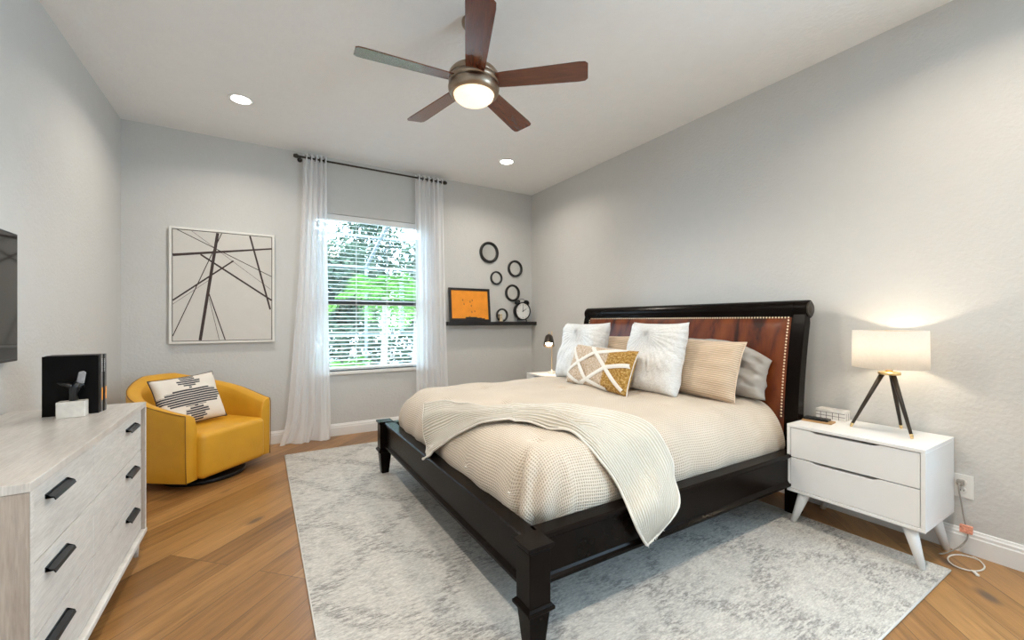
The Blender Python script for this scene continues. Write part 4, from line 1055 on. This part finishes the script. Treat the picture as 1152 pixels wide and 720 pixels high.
obj('edge_band', bm, M['dresser_front'], dr)
obj('back_panel', B(DXB, DYN+0.022, 0.13, DXB+0.008, DYF-0.022, DZ-0.026), M['dresser_side'], dr)
obj('bottom_rail', B(DXB, DYN, 0.10, DXF+0.004, DYF+0.002, 0.124), M['dresser_front'], dr, bevel=0.004)
YM = 2.1825
zr = [0.128, 0.338, 0.552, DZ-0.028]
def pull(parent, yc, zc):
    bm = bmesh.new(); x = -0.552+0.012
    prof_ = [(0, 0.002), (0.0, 0.016), (0.003, 0.016), (0.003, 0.006), (0.018, 0.002), (0.022, -0.005), (0.024, -0.004), (0.020, 0.006), (0.004, 0.010)]
    prism(bm, [(DXF-0.016+a, zc+b) for a, b in prof_], yc-0.08, yc+0.08, 'y')
    return obj('handle', bm, M['black_metal'], parent)
for yA, yB in ((DYN+0.024, YM-0.002), (YM+0.002, DYF-0.024)):
    for k in range(3):
        d_ = obj('drawer', B(DXB+0.03, yA, zr[k]+0.002, DXF-0.016, yB, zr[k+1]-0.002), M['dresser_front'], dr, bevel=0.001)
        pull(d_, 1.845 if yA < 1.8 else 2.705, (zr[k]+zr[k+1])/2+0.045)
for yy in (DYN+0.12, DYF-0.06):
    for xx in (DXF-0.03, DXB+0.06):
        bm = bmesh.new(); frustum(bm, (xx, yy, 0.0), 0.010, (xx, yy, 0.10), 0.016, 16); obj('leg', bm, M['dresser_front'], dr, True)

# books standing on the dresser
def book(name_loc, w_, h_, t_, mat, label, spine=None):
    t = thing('book', label, 'book', name_loc, group=None)
    bm = bmesh.new(); c_ = 0.003
    box(bm, 0, 0, 0, w_, c_, h_); box(bm, 0, t_-c_, 0, w_, t_, h_); box(bm, w_-c_, c_, 0, w_, t_-c_, h_); obj('cover', bm, mat, t)
    obj('pages', B(0.004, c_+0.0003, 0.004, w_-c_-0.0003, t_-c_-0.0003, h_-0.004), M['paper'], t)
    if spine: spine(t, w_, h_, t_)
    return t
def spine_marks(col1=None, letters=True):
    def f(t, w_, h_, t_):
        if letters:
            bm = bmesh.new()
            for k in range(9):
                z = h_*0.70+k*h_*0.026
                box(bm, w_, t_*0.3, z, w_+0.0006, t_*(0.6 if k % 3 else 0.72), z+h_*0.014)
            obj('spine_lettering', bm, M['white_plastic'], t)
        if col1: obj('spine_band', B(w_, t_*0.1, h_*0.2, w_+0.0006, t_*0.9, h_*0.42), M[col1], t)
    return f
bx, by, bh = -0.845, 2.70, 0.273
book((bx, by, DZ), 0.187, bh, 0.028, M['cover_black'], 'front black coffee-table book standing on the dresser, behind the sculpture')
book((bx+0.003, by+0.0295, DZ), 0.187, bh+0.002, 0.020, M['grey_cover'], 'grey-spined book standing second in the row on the dresser', spine_marks('orange'))
book((bx+0.004, by+0.051, DZ), 0.189, bh, 0.022, M['cover_black'], 'black-spined book with pale lettering, third in the row on the dresser', spine_marks(None))
book((bx+0.004, by+0.0745, DZ), 0.189, bh+0.002, 0.020, M['grey_cover'], 'rearmost grey-spined book of the row on the dresser', spine_marks('orange', False))
# sculpture
sc = thing('sculpture', 'black metal bird-like figure on a travertine block before the books', 'sculpture', (-0.727, 2.655, DZ), 0.05)
obj('block', B(-0.054, -0.028, 0, 0.040, 0.030, 0.072), M['stone'], sc, bevel=0.003)
sk = [((-0.002, 0, 0.074), 0.016), ((-0.004, 0, 0.10), 0.013), ((0.0, 0, 0.125), 0.018), ((0.004, 0, 0.14), 0.016), ((0.014, 0, 0.155), 0.012)]
obj('body', tube(bmesh.new(), [p for p, r in sk], [r for p, r in sk], 12), M['black_sculpture'], sc, True)
obj('wing', tube(bmesh.new(), [(0.0, 0, 0.132), (-0.022, -0.004, 0.146), (-0.040, -0.004, 0.150), (-0.056, 0, 0.158)], [0.012, 0.010, 0.006, 0.002], 10), M['black_sculpture'], sc, True)
obj('wing', tube(bmesh.new(), [(0.0, 0, 0.128), (0.018, 0, 0.138), (0.028, 0, 0.145), (0.032, 0, 0.135)], [0.012, 0.011, 0.006, 0.002], 10), M['black_sculpture'], sc, True)
bm = bmesh.new(); prism(bm, [(-0.012, 0), (0.013, -0.004), (0.020, 0.045), (0.012, 0.054), (-0.004, 0.05)], -0.006, 0.006, 'y'); bm.transform(Matrix.Translation((0.018, 0, 0.152))); obj('stone_tip', bm, M['grey_stone'], sc, bevel=0.003, label='pale grey stone tip')

# television
tv = thing('television', 'black flat television mounted on the left wall, only its edge in frame', 'television', (0, 0, 0))
obj('housing', B(XL+0.001, 1.86, 1.045, XL+0.042, 2.925, 1.648), M['black_metal'], tv, bevel=0.003)
obj('screen', B(XL+0.0425, 1.870, 1.058, XL+0.0435, 2.915, 1.638), M['glass_black'], tv)

# ------------------------------------------------------------------ barrel chair
FA = math.radians(-45)      # the direction the chair faces
chx, chy = -0.428, 4.212
ch = thing('barrel_chair', 'mustard yellow leather barrel swivel chair in the back left corner', 'armchair', (chx, chy, 0), FA+PI/2)
# local frame: front faces -y, x to the sitter's left... arms at +-x
def shell_pt(u, zt):   # u -1..1 around the back, returns outer xy
    a = u*PI*0.62
    return a
RO, RI = 0.43, 0.32
def chair_plan(u, r, dfr):
    """D-shaped plan: straight arms in front, half round back. u in [-1,1]"""
    arc = r*PI/2; st_ = dfr; tot = arc+st_; s = abs(u)*tot; sg = 1 if u > 0 else -1
    if s < arc: a = s/r; return (sg*r*math.sin(a), r*math.cos(a))
    k = (s-arc); return (sg*(r-0.055*(k/st_)**1.4*(r/RO)), -k)
def top_z(u):
    a = abs(u); return 0.565+(0.79-0.565)*(1-(max(0, a-0.12)/0.88))**1.15 if a > 0.12 else 0.79
nU = 48; DF = 0.33
sect_n = 10
G = []
for i in range(nU+1):
    u = -1+2*i/nU; zt = top_z(u); o_ = Vector(chair_plan(u, RO, DF)); n_ = Vector(chair_plan(u, RI, DF))
    m_ = (o_+n_)/2
    thk = (o_-n_)/2
    lean = 0.03*(1-abs(u))**0.5
    prof_ = []
    for (k, z) in ((1.0*0.86, 0.075), (0.95, 0.2), (1.0, 0.45), (1.0, zt-0.04), (0.93, zt-0.010), (0.70, zt), (0.1, zt-0.008), (-0.55, zt-0.03), (-0.85, zt-0.09), (-1, 0.40), (-1, 0.08)):
        prof_.append((m_.x+thk.x*k*1.0, m_.y+thk.y*k+(lean*(z/0.8)**2 if u*u < 0.3 else lean*(z/0.8)**2), z))
    G.append(prof_)
bm = bmesh.new(); V = grid_mesh(bm, G, wrap=True)
bm.faces.new([v for v in V[0]]); bm.faces.new([v for v in V[-1]][::-1])
sh_ = obj('shell', bm, M['leather'], ch, True, bevel=0.012)
# piping along the outer top edge and down both arm fronts
pts = [(G[i][4][0], G[i][4][1], G[i][4][2]+0.003) for i in range(nU+1)]
def dn(e): 
    g = G[e]; return [(g[k][0], g[k][1]-0.004, g[k][2]) for k in (3, 2, 1, 0)]
obj('piping', tube(bmesh.new(), list(reversed(dn(0)))+pts+dn(-1), 0.0032, 6), M['piping'], ch, True, label='dark piping')
# seat block
def rounded_block(x0, x1, y0, y1, z0, z1, r, name, mat, parent):
    o = obj(name, B(x0, y0, z0, x1, y1, z1), mat, parent, True); b = o.modifiers.new('b', 'BEVEL'); b.width = r; b.segments = 6; return o
sb = bmesh.new()
pl_ = []
xi = 0.285
pl_ = [(-xi, -DF-0.045), (xi, -DF-0.045), (xi+0.03, 0.05), (xi*0.8, 0.22), (0, 0.30), (-xi*0.8, 0.22), (-xi-0.03, 0.05)]
prism(sb, pl_, 0.075, 0.415, 'z')
so_ = obj('seat', sb, M['leather'], ch, True); b = so_.modifiers.new('b', 'BEVEL'); b.width = 0.045; b.segments = 6; b.limit_method = 'ANGLE'; b.angle_limit = 0.5
obj('inner_base', lathe(bmesh.new(), [(0, 0.03), (0.2, 0.03), (0.2, 0.08), (0, 0.08)], 32, (0, -0.02, 0)), M['black_paint'], ch)
obj('swivel_base', lathe(bmesh.new(), [(0, 0.0), (0.275, 0.0), (0.280, 0.006), (0.280, 0.026), (0.272, 0.034), (0, 0.036)], 48, (0, -0.06, 0)), M['black_metal'], ch, True)
# cushion in the chair
cu = thing('throw_cushion', 'cream cushion with black striped diamond pattern on the yellow chair', 'cushion', (-0.435, 4.13, 0.425))
R = Matrix.Rotation(math.radians(33), 4, 'Z') @ Matrix.Rotation(-0.42, 4, 'X') @ Matrix.Rotation(math.radians(-4), 4, 'Y')
cu.rotation_euler = R.to_euler()
obj('cover', pillow_mesh(0.46, 0.40, 0.14, seed=21, wr=0.004), M['kilim'], cu, True)
pts = []; n = 30; W_, H_ = 0.46, 0.40
for a, b_ in [(u, -1) for u in [-1+2*i/n for i in range(n)]]+[(1, v) for v in [-1+2*i/n for i in range(n)]]+[(-u, 1) for u in [-1+2*i/n for i in range(n)]]+[(-1, -v) for v in [-1+2*i/n for i in range(n+1)]]:
    pts.append((a*W_/2*(1-0.055*(1-abs(b_)**3)*a*a), 0, b_*H_/2*(1-0.055*(1-abs(a)**3)*b_*b_)+H_/2))
obj('piping', tube(bmesh.new(), pts, 0.004, 6, caps=False), M['ink'], cu, True)

# ------------------------------------------------------------------ ceiling fan
fn = thing('ceiling_fan', 'five-blade ceiling fan with cherry blades and a glowing frosted bowl', 'ceiling fan', (FAN[0], FAN[1], 0))
obj('canopy', lathe(bmesh.new(), [(0, H-0.001), (0.07, H-0.001), (0.07, H-0.02), (0.045, H-0.055), (0.018, H-0.065), (0, H-0.065)], 32), M['nickel'], fn, True)
obj('downrod', tube(bmesh.new(), [(0, 0, 2.66), (0, 0, H-0.06)], 0.0125, 16), M['bronze'], fn, True)
r0 = 0.146
obj('housing', lathe(bmesh.new(), [(0, 2.70), (0.04, 2.70), (0.10, 2.692), (r0-0.012, 2.682), (r0-0.002, 2.668), (r0, 2.65), (r0, 2.645), (r0-0.012, 2.644), (r0-0.012, 2.641), (r0, 2.640), (r0, 2.612), (r0-0.012, 2.611), (r0-0.012, 2.608), (r0, 2.607), (r0+0.003, 2.59), (r0, 2.572), (r0-0.008, 2.556), (r0-0.022, 2.548), (r0-0.026, 2.552), (0, 2.56)], 64), M['nickel'], fn, True)
obj('light_bowl', lathe(bmesh.new(), [(r0-0.028, 2.554), (r0-0.034, 2.535), (0.095, 2.520), (0.06, 2.508), (0.03, 2.503), (0, 2.501)], 48), M['fan_glass'], fn, True, label='glowing frosted glass bowl')
for k in range(5):
    az = math.radians(103+72*k)
    bm = bmesh.new()
    outl = []
    r_in, r_out = 0.130, 0.655
    for s in (1,):
        outl = [(r_in, -0.052), (r_in+0.05, -0.056), (r_out-0.05, -0.070), (r_out-0.015, -0.067), (r_out, -0.052), (r_out, 0.052), (r_out-0.015, 0.067), (r_out-0.05, 0.070), (r_in+0.05, 0.056), (r_in, 0.052)]
    prism(bm, outl, -0.003, 0.003, 'z')
    Mx = Matrix.Rotation(az, 4, 'Z') @ Matrix.Translation((0, 0, 2.626)) @ Matrix.Rotation(math.radians(-12), 4, 'X')
    # keep object coordinates along the blade for the grain
    o = obj('blade', bm, M['blade'], fn, bevel=0.001); o.matrix_local = Mx
fl = bpy.data.lights.new('fan_glow', 'SPOT'); fl.energy = FAN_POWER*2.6; fl.color = (1.0, 0.90, 0.78); fl.spot_size = math.radians(170); fl.spot_blend = 0.3; fl.shadow_soft_size = 0.09
po = link(bpy.data.objects.new('fan_glow', fl)); po.location = (0, 0, 2.40); po.parent = fn

# ------------------------------------------------------------------ recessed downlights
def can(x, y, label, power=CAN_POWER, col=(1.0, 0.90, 0.78)):
    t = thing('recessed_downlight', label, 'downlight', (x, y, H))
    obj('trim_ring', lathe(bmesh.new(), [(0.088, -0.0005), (0.088, -0.004), (0.078, -0.007), (0.066, -0.004), (0.066, -0.0005)], 40, close=True), M['trim'], t, True)
    obj('lens', lathe(bmesh.new(), [(0, -0.0008), (0.0655, -0.0008), (0.0655, -0.003), (0, -0.003)], 40), M['can_lens'], t)
    a = area('downlight_beam', (0, 0, -0.012), (0, 0, 0), 0.12, 0.12, power, col, shape='DISK', spread=2.6)
    a.parent = t
can(*CANS[0], 'lit recessed ceiling light at the left, above the yellow chair side')
can(*CANS[1], 'lit recessed ceiling light at the right, near the back corner')
can(*CANS[2], 'unseen recessed ceiling light added above the camera by the left wall', CAN_POWER*2.5)  # added out of view, boosted to brighten the nightstand front
can(*CANS[3], 'unseen recessed ceiling light added above the near nightstand side', CAN_POWER*1.4, (1.0, 0.84, 0.66))  # added out of view as warm fill for the near side

GROUPS = {'round_mirror': 'round mirrors above the ledge', 'book': 'books standing on the dresser', 'sleeping_pillow': 'grey pillows against the headboard',
          'sham_pillow': 'beige ribbed pillows', 'square_pillow': 'white square pillows', 'nightstand': 'nightstands', 'recessed_downlight': 'recessed ceiling lights',
          'tree': 'trees outside', 'palm_tree': 'palms outside', 'curtain': 'sheer curtains'}
for o in C.objects:
    if not o.parent and o.name.split('.')[0] in GROUPS: o['group'] = GROUPS[o.name.split('.')[0]]
